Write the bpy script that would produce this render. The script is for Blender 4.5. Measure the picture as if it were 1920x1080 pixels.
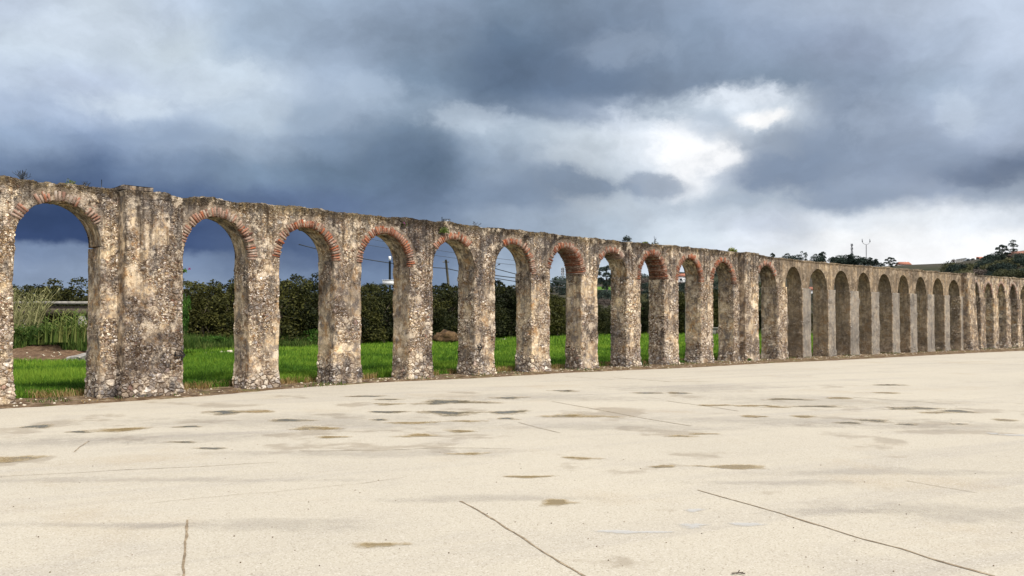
import bpy, bmesh, math, random
import numpy as np
from mathutils import Vector, Matrix, Euler, noise as mnoise

random.seed(7)
RNG = np.random.default_rng(11)
for o in list(bpy.data.objects): bpy.data.objects.remove(o)
scene = bpy.context.scene
COL = scene.collection

# ------------------------------------------------------------------ camera
F = 1600.0                       # focal length in pixels of the 1920 px wide photo
HC = 1.71                        # eye height
TILT = math.radians(1.2)
AX = 571.0                       # row of the optical axis
cam_d = bpy.data.cameras.new('camera')
cam = bpy.data.objects.new('camera', cam_d); COL.objects.link(cam)
cam.location = (0, 0, HC)
cam.rotation_euler = (math.radians(90) + TILT, 0, 0)
cam_d.sensor_width = 36.0
cam_d.lens = 36.0 * F / 1920.0
cam_d.shift_y = (AX - 540.0) / 1920.0
cam_d.clip_start = 0.1
cam_d.clip_end = 8000
scene.camera = cam

def ray(px, py):
    u = (px - 960.0) / F; v = (AX - py) / F
    ct, st = math.cos(TILT), math.sin(TILT)
    return np.array([u, ct - v * st, st + v * ct])
def ground(px, py, z=0.0):
    r = ray(px, py); k = (z - HC) / r[2]
    return r[0] * k, r[1] * k
def at(px, py, Y):
    r = ray(px, py); k = Y / r[1]
    return Vector((r[0] * k, Y, HC + r[2] * k))

# ------------------------------------------------------------------ light
EXPO = 1.15
scene.view_settings.view_transform = 'Standard'
scene.view_settings.look = 'None'
scene.view_settings.gamma = 1.0
scene.view_settings.exposure = EXPO
SUN_EL, SUN_AZ = math.radians(48), math.radians(136)     # azimuth measured clockwise from +Y
sd = bpy.data.lights.new('sun', 'SUN'); sd.energy = 2.3; sd.angle = math.radians(11)
sd.color = (1.0, 0.95, 0.87)
so = bpy.data.objects.new('sun', sd); COL.objects.link(so)
sdir = Vector((math.sin(SUN_AZ) * math.cos(SUN_EL), math.cos(SUN_AZ) * math.cos(SUN_EL), math.sin(SUN_EL)))
so.rotation_euler = sdir.to_track_quat('Z', 'Y').to_euler()
so.location = (20, -20, 30)

# ------------------------------------------------------------------ node helper
class NT:
    def __init__(s, tree): s.t = tree; s.n = tree.nodes; s.l = tree.links
    def node(s, typ, **kw):
        n = s.n.new(typ)
        for k, v in kw.items(): setattr(n, k, v)
        return n
    def set(s, sock, v):
        if isinstance(v, bpy.types.NodeSocket): s.l.new(v, sock)
        elif v is not None:
            if sock.type in ('RGBA',) and len(v) == 3: v = (*v, 1)
            sock.default_value = v
    def math(s, op, a, b=None, c=None, clamp=False):
        n = s.node('ShaderNodeMath', operation=op, use_clamp=clamp)
        s.set(n.inputs[0], a)
        if b is not None: s.set(n.inputs[1], b)
        if c is not None: s.set(n.inputs[2], c)
        return n.outputs[0]
    def vmath(s, op, a, b=None, scale=None):
        n = s.node('ShaderNodeVectorMath', operation=op)
        s.set(n.inputs[0], a)
        if b is not None: s.set(n.inputs[1], b)
        if scale is not None: s.set(n.inputs['Scale'], scale)
        return n.outputs[0] if op not in ('LENGTH', 'DOT_PRODUCT') else n.outputs['Value']
    def mix(s, f, a, b, mode='MIX'):
        n = s.node('ShaderNodeMix', data_type='RGBA', blend_type=mode)
        s.set(n.inputs[0], f); s.set(n.inputs[6], a); s.set(n.inputs[7], b)
        return n.outputs[2]
    def rng(s, v, a, b, c=0.0, d=1.0, smooth=False):
        n = s.node('ShaderNodeMapRange'); n.clamp = True
        if smooth: n.interpolation_type = 'SMOOTHSTEP'
        s.set(n.inputs[0], v)
        for i, x in zip((1, 2, 3, 4), (a, b, c, d)): s.set(n.inputs[i], x)
        return n.outputs[0]
    def noise(s, vec, scale, detail=4, rough=0.55, color=False, dist=0.0):
        n = s.node('ShaderNodeTexNoise'); s.set(n.inputs['Vector'], vec)
        n.inputs['Scale'].default_value = scale; n.inputs['Detail'].default_value = detail
        n.inputs['Roughness'].default_value = rough; n.inputs['Distortion'].default_value = dist
        return n.outputs['Color' if color else 'Fac']
    def vor(s, vec, scale, feature='F1', out='Distance', rnd=1.0):
        n = s.node('ShaderNodeTexVoronoi', feature=feature); s.set(n.inputs['Vector'], vec)
        n.inputs['Scale'].default_value = scale; n.inputs['Randomness'].default_value = rnd
        return n.outputs[out]
    def ramp(s, f, stops, interp='LINEAR'):
        n = s.node('ShaderNodeValToRGB'); r = n.color_ramp; r.interpolation = interp
        while len(r.elements) < len(stops): r.elements.new(0.5)
        for e, (p, c) in zip(r.elements, stops):
            e.position = p; e.color = (*c, 1) if len(c) == 3 else c
        s.set(n.inputs[0], f); return n.outputs[0]
    def sep(s, v):
        n = s.node('ShaderNodeSeparateXYZ'); s.set(n.inputs[0], v); return n.outputs
    def comb(s, x, y, z):
        n = s.node('ShaderNodeCombineXYZ')
        for i, v in enumerate((x, y, z)): s.set(n.inputs[i], v)
        return n.outputs[0]

def srgb(c):
    return tuple((x / 255 / 12.92) if x / 255 <= 0.04045 else ((x / 255 + 0.055) / 1.055) ** 2.4 for x in c)

# ------------------------------------------------------------------ world: storm clouds
def build_world():
    w = bpy.data.worlds.new('World'); scene.world = w; w.use_nodes = True
    N = NT(w.node_tree); N.n.clear()
    out = N.node('ShaderNodeOutputWorld'); bg = N.node('ShaderNodeBackground')
    N.l.new(bg.outputs[0], out.inputs[0])
    d = N.node('ShaderNodeTexCoord').outputs['Generated']
    # billowy warp of the direction before looking up the cloud cover
    str_ = N.vmath('MULTIPLY', d, (1, 1, 1.35))
    w1 = N.vmath('SUBTRACT', N.noise(str_, 4.0, 3, 0.5, color=True), (0.5, 0.5, 0.5))
    w2 = N.vmath('SUBTRACT', N.noise(str_, 11.0, 8, 0.62, color=True), (0.5, 0.5, 0.5))
    dw = N.vmath('ADD', d, N.vmath('ADD', N.vmath('MULTIPLY', w1, (0.07, 0.07, 0.05)), N.vmath('MULTIPLY', w2, (0.06, 0.06, 0.045))))
    x, y, z = N.sep(dw)[:3]
    az = N.math('ARCTAN2', x, y)
    el = N.math('ARCTAN2', z, N.math('MAXIMUM', y, 0.15))
    A0, A1 = math.atan(-1060 / F), math.atan(1060 / F)
    azn = N.rng(az, A0, A1)
    cols = [0, 160, 320, 480, 640, 800, 960, 1120, 1280, 1440, 1600, 1760, 1920]
    rows = [
     (0,   [(203,216,234),(198,212,232),(182,198,224),(155,175,203),(148,168,198),(135,155,186),(118,140,170),(122,142,172),(135,153,183),(148,164,192),(160,175,202),(172,186,212),(180,194,220)]),
     (80,  [(194,209,230),(193,208,229),(197,212,230),(155,175,203),(142,162,192),(125,146,176),(98,122,155),(112,132,163),(126,146,176),(138,156,187),(146,162,193),(160,176,204),(178,192,218)]),
     (160, [(180,196,223),(178,193,222),(182,197,221),(180,196,219),(152,171,200),(115,138,168),(92,115,148),(100,121,153),(116,135,164),(122,142,170),(136,154,184),(150,168,196),(168,184,212)]),
     (215, [(160,178,210),(158,176,208),(165,183,212),(176,193,216),(148,167,195),(135,156,184),(105,126,156),(135,152,180),(165,180,202),(222,232,243),(132,150,180),(158,174,203),(168,184,212)]),
     (260, [(135,157,192),(125,147,185),(140,161,194),(150,170,199),(118,140,171),(110,133,163),(158,175,198),(196,208,225),(240,245,250),(150,165,190),(128,146,176),(150,166,195),(160,175,204)]),
     (320, [(104,127,166),(86,110,152),(112,135,172),(112,136,168),(98,122,154),(92,116,148),(135,154,182),(190,203,222),(228,236,246),(140,156,184),(132,149,178),(138,154,184),(112,130,163)]),
     (375, [(66,90,135),(58,82,130),(72,96,140),(82,104,145),(88,110,150),(98,120,154),(122,141,172),(182,195,214),(180,193,213),(178,191,211),(150,166,193),(150,165,193),(160,175,200)]),
     (420, [(40,62,108),(38,60,106),(42,64,112),(70,92,136),(84,106,146),(108,129,163),(150,168,195),(172,188,210),(192,203,220),(205,214,228),(232,238,245),(238,243,249),(228,235,244)]),
     (455, [(42,64,112),(44,66,114),(46,68,116),(72,94,138),(80,102,142),(98,120,156),(148,166,194),(172,188,210),(198,209,224),(228,234,243),(248,250,252),(248,250,253),(248,250,252)]),
     (478, [(112,133,172),(116,137,175),(112,133,170),(98,119,158),(84,105,146),(92,114,152),(146,165,193),(176,192,214),(206,216,230),(236,241,247),(250,251,253),(250,251,253),(250,251,253)]),
     (520, [(132,152,188),(134,154,189),(130,150,184),(122,143,178),(104,126,163),(112,135,172),(160,179,206),(192,206,225),(222,230,241),(245,248,251),(250,251,253),(250,251,253),(250,251,253)]),
     (600, [(140,160,192),(142,162,194),(140,160,192),(132,152,185),(120,141,176),(130,152,186),(175,191,214),(205,216,231),(230,237,245),(248,250,252),(250,251,253),(250,251,253),(250,251,253)]),
    ]
    k = 1.0 / (2 ** EXPO)
    def tone(c):
        r, g, b = c; lift = max(0.0, (120 - (r + g + b) / 3) / 120) * 20; r, g, b = r + lift, g + lift, b + lift; m = (r + g + b) / 3; ds = .20 if m < 215 else .0
        r, g, b = r + (m - r) * ds, g + (m - g) * ds, b + (m - b) * ds
        return (r * 1.03, g * 1.035, b * 1.02) if m < 215 else (r, g, b)
    def rowramp(r):
        st = []
        for cx, c in zip(cols, r):
            p = (math.atan((cx - 960) / F) - A0) / (A1 - A0)
            st.append((p, tuple(v * k for v in srgb(tone(c)))))
        return N.ramp(azn, st, 'B_SPLINE' if False else 'EASE')
    def elof(py):
        r = ray(960, py); return math.atan2(r[2], r[1])
    col = rowramp(rows[-1][1])
    for i in range(len(rows) - 2, -1, -1):
        e0, e1 = elof(rows[i + 1][0]), elof(rows[i][0])
        col = N.mix(N.rng(el, e0, e1, smooth=True), col, rowramp(rows[i][1]))
    # smaller clouds and breaks of light
    nb = N.math('SUBTRACT', N.noise(N.vmath('MULTIPLY', dw, (1, 1, 1.5)), 16.0, 9, 0.62), .5)
    def blob(col, px, py, sx, sy, c, amt=1.0):
        a = math.atan((px - 960) / F); e = elof(py)
        dx = N.math('DIVIDE', N.math('SUBTRACT', az, a), sx / F)
        dy = N.math('DIVIDE', N.math('SUBTRACT', el, e), sy / F)
        r2 = N.math('ADD', N.math('MULTIPLY', dx, dx), N.math('MULTIPLY', dy, dy))
        e0 = N.math('EXPONENT', N.math('MULTIPLY', r2, -.7))
        nn = N.math('MULTIPLY', N.math('MULTIPLY', nb, N.math('SQRT', e0)), 2.5)
        g = N.math('MULTIPLY', N.rng(N.math('ADD', e0, nn), .12, .92, smooth=True), amt)
        return N.mix(g, col, tuple(v * k for v in srgb(tone(c))))
    for b in [(1210, 255, 90, 40, (222, 230, 240), .6), (1330, 200, 110, 24, (190, 203, 222), .6), (1080, 300, 60, 30, (198, 208, 223), .35), (1290, 290, 50, 58, (250, 252, 255), .95), (1350, 280, 45, 28, (252, 253, 255), .9), (1430, 222, 42, 14, (255, 255, 255), .95),
              (1390, 185, 70, 22, (228, 236, 246), .8), (1225, 340, 60, 20, (146, 160, 184), .9), (1060, 345, 90, 26, (120, 139, 168), .9), (950, 375, 90, 22, (116, 136, 166), .6),
              (1480, 320, 80, 50, (118, 136, 166), .9), (1335, 232, 40, 22, (170, 184, 206), .7), (1400, 372, 70, 16, (156, 171, 194), .6), (1860, 345, 80, 22, (106, 124, 157), .8),
              (1640, 225, 45, 40, (158, 173, 199), .4), (1820, 205, 34, 36, (186, 199, 220), .45), (1600, 372, 90, 20, (130, 147, 176), .6), (1740, 300, 70, 40, (132, 149, 178), .6),
              (700, 180, 80, 26, (160, 177, 202), .4), (900, 235, 80, 26, (184, 197, 216), .45), (590, 215, 50, 24, (138, 158, 186), .7), (240, 190, 90, 22, (200, 213, 230), .5), (300, 240, 80, 22, (128, 149, 182), .6),
              (120, 60, 80, 30, (206, 218, 232), .6), (420, 140, 70, 34, (192, 206, 224), .6), (760, 300, 100, 30, (96, 119, 152), .6), (1000, 130, 120, 40, (92, 114, 147), .6), (1180, 90, 80, 24, (140, 157, 184), .5)]:
        col = blob(col, *b)
    # fine brightness texture of the cloud base
    n = N.noise(N.vmath('MULTIPLY', dw, (1, 1, 1.5)), 8.0, 8, 0.6)
    col = N.mix(1.0, col, N.comb(*[N.rng(n, 0.32, 0.68, 0.82, 1.18)] * 3), 'MULTIPLY')
    # above and behind the view the unseen sky is brightened to add soft light
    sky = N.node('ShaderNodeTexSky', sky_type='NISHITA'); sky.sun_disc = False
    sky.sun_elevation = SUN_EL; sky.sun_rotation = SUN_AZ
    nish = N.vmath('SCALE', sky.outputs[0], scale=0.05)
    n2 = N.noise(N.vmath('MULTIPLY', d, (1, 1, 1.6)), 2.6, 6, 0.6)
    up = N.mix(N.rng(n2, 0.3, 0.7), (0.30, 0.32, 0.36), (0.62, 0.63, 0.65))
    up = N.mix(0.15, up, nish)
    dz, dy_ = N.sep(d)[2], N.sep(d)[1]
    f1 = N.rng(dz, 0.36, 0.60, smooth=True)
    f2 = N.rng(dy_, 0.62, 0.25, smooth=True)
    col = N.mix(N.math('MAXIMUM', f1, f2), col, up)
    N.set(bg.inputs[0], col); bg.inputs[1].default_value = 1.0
build_world()

# ------------------------------------------------------------------ materials
def new_mat(name):
    m = bpy.data.materials.new(name); m.use_nodes = True
    N = NT(m.node_tree); N.n.clear()
    out = N.node('ShaderNodeOutputMaterial'); b = N.node('ShaderNodeBsdfPrincipled')
    N.l.new(b.outputs[0], out.inputs[0])
    b.inputs['Specular IOR Level'].default_value = 0.25
    return m, N, b, out
def bump(N, b, h, strength=0.5, dist=0.02):
    n = N.node('ShaderNodeBump'); n.inputs['Strength'].default_value = strength
    n.inputs['Distance'].default_value = dist; N.set(n.inputs['Height'], h)
    N.l.new(n.outputs[0], b.inputs['Normal'])
def objc(N): return N.node('ShaderNodeTexCoord').outputs['Object']
def posn(N): return N.node('ShaderNodeNewGeometry').outputs['Position']

def stone_mat():
    m, N, b, out = new_mat('rubble_masonry')
    P = objc(N)
    att = N.node('ShaderNodeVertexColor'); att.layer_name = 'mask'
    s = N.node('ShaderNodeSeparateColor'); N.l.new(att.outputs[0], s.inputs[0])
    rub, ring, zone_ = s.outputs[0], s.outputs[1], s.outputs[2]
    grey_ = N.rng(zone_, 1.0, 2.0); zone = N.math('MULTIPLY', zone_, N.math('SUBTRACT', 1.0, N.math('GREATER_THAN', zone_, 1.0)))
    Pz = N.sep(P)[2]
    warp = N.vmath('SCALE', N.vmath('SUBTRACT', N.noise(P, 5.0, 3, 0.6, color=True), (.5, .5, .5)), scale=0.14)
    Q = N.vmath('ADD', N.vmath('MULTIPLY', P, (1, 1, 1.35)), warp)
    def stones(sc):
        c = N.vor(Q, sc, out='Color'); e = N.vor(Q, sc, 'DISTANCE_TO_EDGE')
        r = N.sep(c)
        return r[0], r[1], e
    rA, gA, eA = stones(6.8)
    rB, gB, eB = stones(15.0)
    rC, gC, eC = stones(27.0)
    pal = [(0, (.07, .052, .038)), (.10, (.15, .11, .078)), (.22, (.29, .21, .135)), (.34, (.20, .175, .15)), (.44, (.40, .31, .20)),
           (.64, (.33, .305, .28)), (.78, (.56, .475, .35)), (.92, (.66, .61, .53)), (1.0, (.24, .125, .08))]
    cA, cB, cC = N.ramp(rA, pal), N.ramp(rB, pal), N.ramp(rC, pal)
    big = N.noise(P, 0.85, 3, 0.5)
    sel = N.noise(P, 1.7, 4, 0.6)
    lowz = N.rng(Pz, 0.75, 0.1)
    sA = N.math('ADD', N.math('MULTIPLY', lowz, 0.30), sel)
    fA = N.rng(sA, 0.55, 0.63)
    fC = N.rng(N.noise(P, 2.3, 4, 0.6, dist=.4), 0.44, 0.54)
    mort = N.mix(N.noise(P, 12, 5, 0.65), (.085, .062, .042), (.33, .255, .175))
    def withmortar(c, e, w):
        return N.mix(N.rng(e, w * .35, w), mort, c)
    colB = withmortar(cB, eB, .10)
    colA = withmortar(N.mix(.35, cA, (.46, .43, .38)), eA, .10)
    colC = withmortar(cC, eC, .12)
    col = N.mix(fA, N.mix(fC, colB, colC), colA)
    # worn render covering the stones
    pn = N.noise(P, 3.2, 7, 0.62)
    plas = N.ramp(pn, [(.25, (.15, .10, .06)), (.40, (.36, .25, .14)), (.52, (.34, .285, .215)), (.62, (.47, .375, .25)), (.74, (.24, .215, .19))])
    plas = N.mix(N.rng(N.noise(P, 30, 4, .7), .45, .7, 0, .45), plas, (.50, .44, .35))
    crm = N.rng(N.noise(P, 4.5, 9, .68, dist=.2), .505, .545)
    plas = N.mix(N.math('MULTIPLY', crm, .8), plas, (.50, .425, .315))
    gry = N.rng(N.noise(N.vmath('ADD', P, (4, 8, 2)), 3.4, 9, .7, dist=.3), .53, .57)
    plas = N.mix(N.math('MULTIPLY', gry, .55), plas, (.21, .19, .175))
    cover = N.math('ADD', rub, N.rng(N.noise(P, 1.5, 5, .62, dist=.3), .38, .62, -.32, .32))
    cov = N.rng(cover, .36, .62)
    col = N.mix(cov, plas, col)
    # grey and black crusts of lichen
    ln = N.noise(N.vmath('MULTIPLY', P, (1.6, 1.6, .7)), 2.2, 8, .68)
    topz = N.rng(Pz, 2.9, 4.7)
    lf = N.rng(N.math('ADD', ln, N.math('MULTIPLY', topz, .10)), .52, .66, 0, .75)
    col = N.mix(lf, col, N.mix(N.noise(P, 26, 4, .7), (.085, .075, .065), (.27, .25, .225)))
    l2 = N.rng(N.noise(P, 6.5, 8, .72), .56, .66, 0, .8)
    col = N.mix(l2, col, (.60, .53, .42))
    # dark pits and specks
    sp = N.rng(N.noise(P, 34, 3, .6), .60, .70)
    col = N.mix(N.math('MULTIPLY', sp, .75), col, (.06, .045, .032))
    sp2 = N.rng(N.noise(N.vmath('ADD', P, (9, 3, 5)), 42, 2, .6), .62, .72)
    col = N.mix(N.math('MULTIPLY', sp2, .7), col, (.62, .55, .45))
    # moss and grime of the coping, streaks running down
    capn = N.noise(P, 9, 5, .7)
    attz = att.outputs['Alpha']
    cap = N.math('MULTIPLY', attz, N.rng(capn, .35, .6, .35, 1))
    col = N.mix(N.math('MULTIPLY', cap, .8), col, N.mix(N.rng(capn, .5, .6), (.09, .075, .045), (.24, .19, .11)))
    st = N.noise(N.vmath('MULTIPLY', P, (9, 9, .55)), 1.0, 6, .7)
    col = N.mix(N.math('MULTIPLY', N.rng(st, .48, .64), N.rng(Pz, 1.8, 4.5, .12, .9)), col, (.10, .08, .06))
    tone = N.noise(P, .55, 5, .6, dist=.5)
    col = N.mix(1.0, col, N.ramp(tone, [(.32, (.56, .55, .57)), (.48, (.90, .88, .87)), (.66, (1.16, 1.13, 1.06))]), 'MULTIPLY')
    col = N.mix(N.rng(N.noise(P, 2.6, 6, .68), .55, .63, 0, .55), col, (.58, .50, .39))
    g_ = N.node('ShaderNodeGamma'); N.set(g_.inputs[0], col); g_.inputs[1].default_value = 1.72
    col = N.vmath('MULTIPLY', g_.outputs[0], (2.20, 2.40, 2.84))
    # brown rendered bays
    flat = N.mix(N.noise(P, 2.2, 7, .65), (.085, .062, .040), (.30, .232, .155))
    flat = N.mix(N.rng(st, .46, .64, 0, .55), flat, (.10, .085, .07))
    brown = N.mix(.72, N.mix(1.0, col, (.66, .60, .54), 'MULTIPLY'), flat)
    col = N.mix(zone, col, brown)
    gfl = N.mix(N.noise(P, 5, 7, .7), (.085, .077, .068), (.30, .275, .24))
    gfl = N.mix(N.rng(st, .5, .62, 0, .7), gfl, (.095, .088, .08))
    col = N.mix(grey_, col, gfl)
    # mortar bed round the brick rings
    col = N.mix(N.math('MULTIPLY', ring, .35), col, N.mix(capn, (.12, .085, .06), (.36, .29, .22)))
    N.set(b.inputs['Base Color'], col)
    b.inputs['Roughness'].default_value = .95; b.inputs['Specular IOR Level'].default_value = .1
    # relief
    dome = N.math('MULTIPLY', N.rng(eB, 0, .22, smooth=True), .017)
    domeA = N.math('MULTIPLY', N.rng(eA, 0, .2, smooth=True), .027)
    domeC = N.math('MULTIPLY', N.rng(eC, 0, .25, smooth=True), .014)
    hv = N.node('ShaderNodeMix', data_type='FLOAT'); N.set(hv.inputs[0], fC); N.set(hv.inputs[2], dome); N.set(hv.inputs[3], domeC)
    hv2 = N.node('ShaderNodeMix', data_type='FLOAT'); N.set(hv2.inputs[0], fA); N.set(hv2.inputs[2], hv.outputs[0]); N.set(hv2.inputs[3], domeA)
    # each stone sits at its own depth
    rel = N.math('ADD', hv2.outputs[0], N.math('MULTIPLY', gB, .014))
    rel = N.math('MULTIPLY', rel, N.math('MULTIPLY', cov, N.rng(ring, 0, 1, 1, .45)))
    h = N.math('ADD', rel, N.math('MULTIPLY', N.noise(P, 1.3, 3, .5), .04))
    h = N.math('ADD', h, N.math('MULTIPLY', N.noise(P, 8, 5, .65), N.rng(cov, 0, 1, .012, .030)))
    h = N.math('ADD', h, N.math('MULTIPLY', N.noise(P, 38, 4, .7), .016))
    h = N.math('SUBTRACT', h, N.math('MULTIPLY', sp, .010))
    h = N.math('ADD', h, N.math('MULTIPLY', attz, N.math('MULTIPLY', N.noise(P, 4.5, 3, .6), .09)))
    dn = N.node('ShaderNodeDisplacement'); dn.inputs['Midlevel'].default_value = .060; dn.inputs['Scale'].default_value = 1.0
    N.set(dn.inputs['Height'], h)
    N.l.new(dn.outputs[0], out.inputs['Displacement'])
    m.displacement_method = 'BOTH'
    return m

def brick_mat():
    m, N, b, out = new_mat('old_brick')
    P = objc(N)
    att = N.node('ShaderNodeVertexColor'); att.layer_name = 'mask'
    s = N.node('ShaderNodeSeparateColor'); N.l.new(att.outputs[0], s.inputs[0])
    c = N.ramp(s.outputs[0], [(0, (.07, .03, .02)), (.3, (.20, .058, .026)), (.6, (.31, .092, .038)), (.82, (.24, .10, .06)), (1, (.30, .20, .14))])
    n = N.noise(P, 11, 6, .7)
    c = N.mix(N.rng(n, .5, .62, 0, 1), c, N.mix(s.outputs[1], (.30, .22, .16), (.36, .33, .29)))
    c = N.mix(N.math('MULTIPLY', s.outputs[1], .75), c, (.32, .27, .22))
    c = N.mix(N.rng(N.noise(P, 40, 3, .6), .58, .7, 0, .7), c, (.07, .045, .03))
    N.set(b.inputs['Base Color'], c); b.inputs['Roughness'].default_value = .92
    bump(N, b, N.noise(P, 45, 5, .7), .8, .015)
    return m

def pavement_mat():
    m, N, b, out = new_mat('worn_pale_concrete')
    P = posn(N)
    n1 = N.noise(P, .16, 6, .58); n2 = N.noise(P, .55, 6, .62, dist=.4); n3 = N.noise(P, 3.0, 5, .6)
    a = math.radians(44)
    px = N.sep(P)
    # long drag marks roughly parallel to the aqueduct
    u = N.math('ADD', N.math('MULTIPLY', px[0], math.sin(a + .35)), N.math('MULTIPLY', px[1], math.cos(a + .35)))
    v = N.math('SUBTRACT', N.math('MULTIPLY', px[0], math.cos(a + .35)), N.math('MULTIPLY', px[1], math.sin(a + .35)))
    drag = N.noise(N.comb(N.math('MULTIPLY', u, .10), N.math('MULTIPLY', v, 1.0), 0), 1.0, 6, .65, dist=.6)
    base = N.ramp(n1, [(.3, (.39, .352, .283)), (.5, (.445, .402, .322)), (.7, (.475, .428, .338))])
    base = N.mix(N.rng(drag, .50, .68, 0, .5), base, (.28, .255, .235))
    base = N.mix(N.rng(n2, .54, .70, 0, .4), base, (.29, .262, .235))
    base = N.mix(N.rng(N.noise(P, .34, 5, .6), .56, .7, 0, .55), base, (.36, .28, .18))
    base = N.mix(N.rng(n3, .35, .7, 0, .3), base, (.46, .41, .33))
    # exposed aggregate
    sp = N.vor(P, 95, out='Color'); spr = N.sep(sp)
    base = N.mix(N.rng(spr[0], .80, .88, 0, .6), base, (.58, .54, .47))
    base = N.mix(N.rng(spr[1], .86, .93, 0, .55), base, (.20, .16, .115))
    fine = N.noise(P, 62, 3, .7)
    base = N.mix(N.rng(fine, .3, .7, 0, .42), base, (.31, .27, .215))
    # the far, wetter half holds damp films
    wetn = N.noise(N.vmath('ADD', P, (31, 7, 0)), .62, 7, .62)
    band = N.math('MULTIPLY', N.rng(px[1], 8.5, 11.5, smooth=True), N.rng(px[1], 24, 15, smooth=True))
    thr = N.math('ADD', wetn, N.math('MULTIPLY', band, .075))
    damp = N.rng(thr, .63, .68)
    base = N.mix(N.math('MULTIPLY', damp, .5), base, (.24, .19, .13))
    N.set(b.inputs['Base Color'], base)
    N.set(b.inputs['Roughness'], N.rng(damp, 0, 1, .9, .55))
    b.inputs['Specular IOR Level'].default_value = .2
    h = N.math('ADD', N.math('MULTIPLY', fine, .5), N.math('MULTIPLY', n3, 1.0))
    bump(N, b, h, .55, .012)
    return m

def simple(name, stops, scale=4, detail=5, rough=.9, bumps=None, spec=.2, dist=0, coord='obj', second=None):
    m, N, b, out = new_mat(name)
    P = objc(N) if coord == 'obj' else posn(N)
    n = N.noise(P, scale, detail, .62, dist=dist)
    c = N.ramp(n, stops)
    if second:
        c = N.mix(N.rng(N.noise(P, second[0], 4, .65), second[1], second[1] + .1, 0, second[3]), c, second[2])
    N.set(b.inputs['Base Color'], c); b.inputs['Roughness'].default_value = rough
    b.inputs['Specular IOR Level'].default_value = spec
    if bumps: bump(N, b, N.noise(P, bumps[0], 5, .65), bumps[1], bumps[2])
    return m

def leaf_mat(name, dark, mid, light, patch=.5, trans=.25):
    """colour varies leaf by leaf and in patches over the plant"""
    m, N, b, out = new_mat(name)
    att = N.node('ShaderNodeVertexColor'); att.layer_name = 'mask'
    s = N.node('ShaderNodeSeparateColor'); N.l.new(att.outputs[0], s.inputs[0])
    oi = N.node('ShaderNodeObjectInfo')
    n = N.noise(objc(N), patch, 3, .6)
    f = N.math('ADD', N.math('MULTIPLY', s.outputs[0], .6), N.math('MULTIPLY', n, .5))
    f = N.math('ADD', f, N.math('MULTIPLY', N.math('SUBTRACT', oi.outputs['Random'], .5), .42))
    c = N.ramp(f, [(.15, dark), (.5, mid), (.85, light)])
    N.set(b.inputs['Base Color'], c); b.inputs['Roughness'].default_value = .7
    b.inputs['Specular IOR Level'].default_value = .15
    if trans:
        tr = N.node('ShaderNodeBsdfTranslucent'); N.set(tr.inputs[0], c)
        mx = N.node('ShaderNodeMixShader'); mx.inputs[0].default_value = trans
        N.l.new(b.outputs[0], mx.inputs[1]); N.l.new(tr.outputs[0], mx.inputs[2]); N.l.new(mx.outputs[0], out.inputs[0])
    return m

M = {}
M['stone'] = stone_mat(); M['brick'] = brick_mat(); M['pave'] = pavement_mat()
M['soil'] = simple('brown_soil', [(.3, (.06, .035, .02)), (.5, (.12, .07, .04)), (.7, (.22, .15, .09))], 5, 7, bumps=(14, 1, .05), coord='pos', second=(22, .62, (.40, .33, .24), .8))
M['verge'] = simple('dry_verge_soil', [(.3, (.045, .026, .014)), (.46, (.105, .064, .034)), (.58, (.20, .14, .085)), (.72, (.36, .30, .21))], 3.5, 8, bumps=(20, 1, .04), coord='pos', second=(1.4, .56, (.11, .12, .03), .7))
M['turf'] = simple('meadow_ground', [(.3, (.035, .075, .008)), (.5, (.07, .15, .012)), (.7, (.13, .22, .02))], .8, 7, bumps=(8, 1, .08), coord='pos')
M['bush'] = leaf_mat('dark_evergreen_leaves', (.005, .007, .003), (.017, .021, .006), (.068, .066, .015), .8, .1)
M['bush_green'] = leaf_mat('bright_shrub_leaves', (.015, .035, .008), (.04, .10, .015), (.10, .20, .03), .9)
M['pine'] = leaf_mat('blue_green_needles', (.014, .022, .017), (.026, .040, .032), (.045, .065, .050), .3, .05)
M['olive'] = leaf_mat('olive_scrub_leaves', (.03, .035, .018), (.07, .075, .035), (.14, .13, .06), .3, .1)
M['grey_scrub'] = leaf_mat('bare_brown_scrub', (.04, .032, .028), (.09, .07, .058), (.15, .12, .10), .3, .1)
M['grass'] = leaf_mat('fresh_grass_blades', (.022, .060, .006), (.082, .175, .014), (.20, .30, .03), .35, .3)
M['dry'] = leaf_mat('dry_grass_blades', (.14, .075, .03), (.30, .20, .08), (.45, .34, .17), 1.2, .2)
M['weed'] = leaf_mat('rank_weed_blades', (.025, .055, .008), (.075, .12, .022), (.19, .20, .06), .35, .25)
M['reed'] = leaf_mat('pale_cane_leaves', (.04, .055, .016), (.12, .135, .045), (.27, .25, .12), .8, .2)
M['bark'] = simple('grey_bark', [(.3, (.05, .038, .03)), (.7, (.16, .13, .10))], 8, bumps=(20, .6, .02))
M['conc'] = simple('weathered_concrete', [(.3, (.13, .12, .105)), (.5, (.25, .235, .21)), (.7, (.38, .355, .32))], 3, 7, bumps=(20, .5, .02), second=(5, .6, (.08, .07, .06), .7))
M['rock'] = simple('pale_limestone', [(.3, (.36, .29, .20)), (.6, (.60, .53, .42)), (.8, (.68, .62, .52))], 5, 6, bumps=(12, .8, .04))
M['ochre_rock'] = simple('ochre_earth_outcrop', [(.3, (.03, .018, .01)), (.5, (.085, .05, .024)), (.65, (.16, .10, .05)), (.8, (.05, .04, .025))], 2.5, 7, bumps=(6, 1, .1))
M['wood'] = simple('weathered_pole_wood', [(.3, (.08, .07, .05)), (.7, (.20, .18, .13))], 6, bumps=(20, .4, .01))
M['metal'] = simple('dark_painted_metal', [(.3, (.012, .016, .02)), (.7, (.03, .036, .045))], 5, rough=.5, spec=.5)
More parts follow.
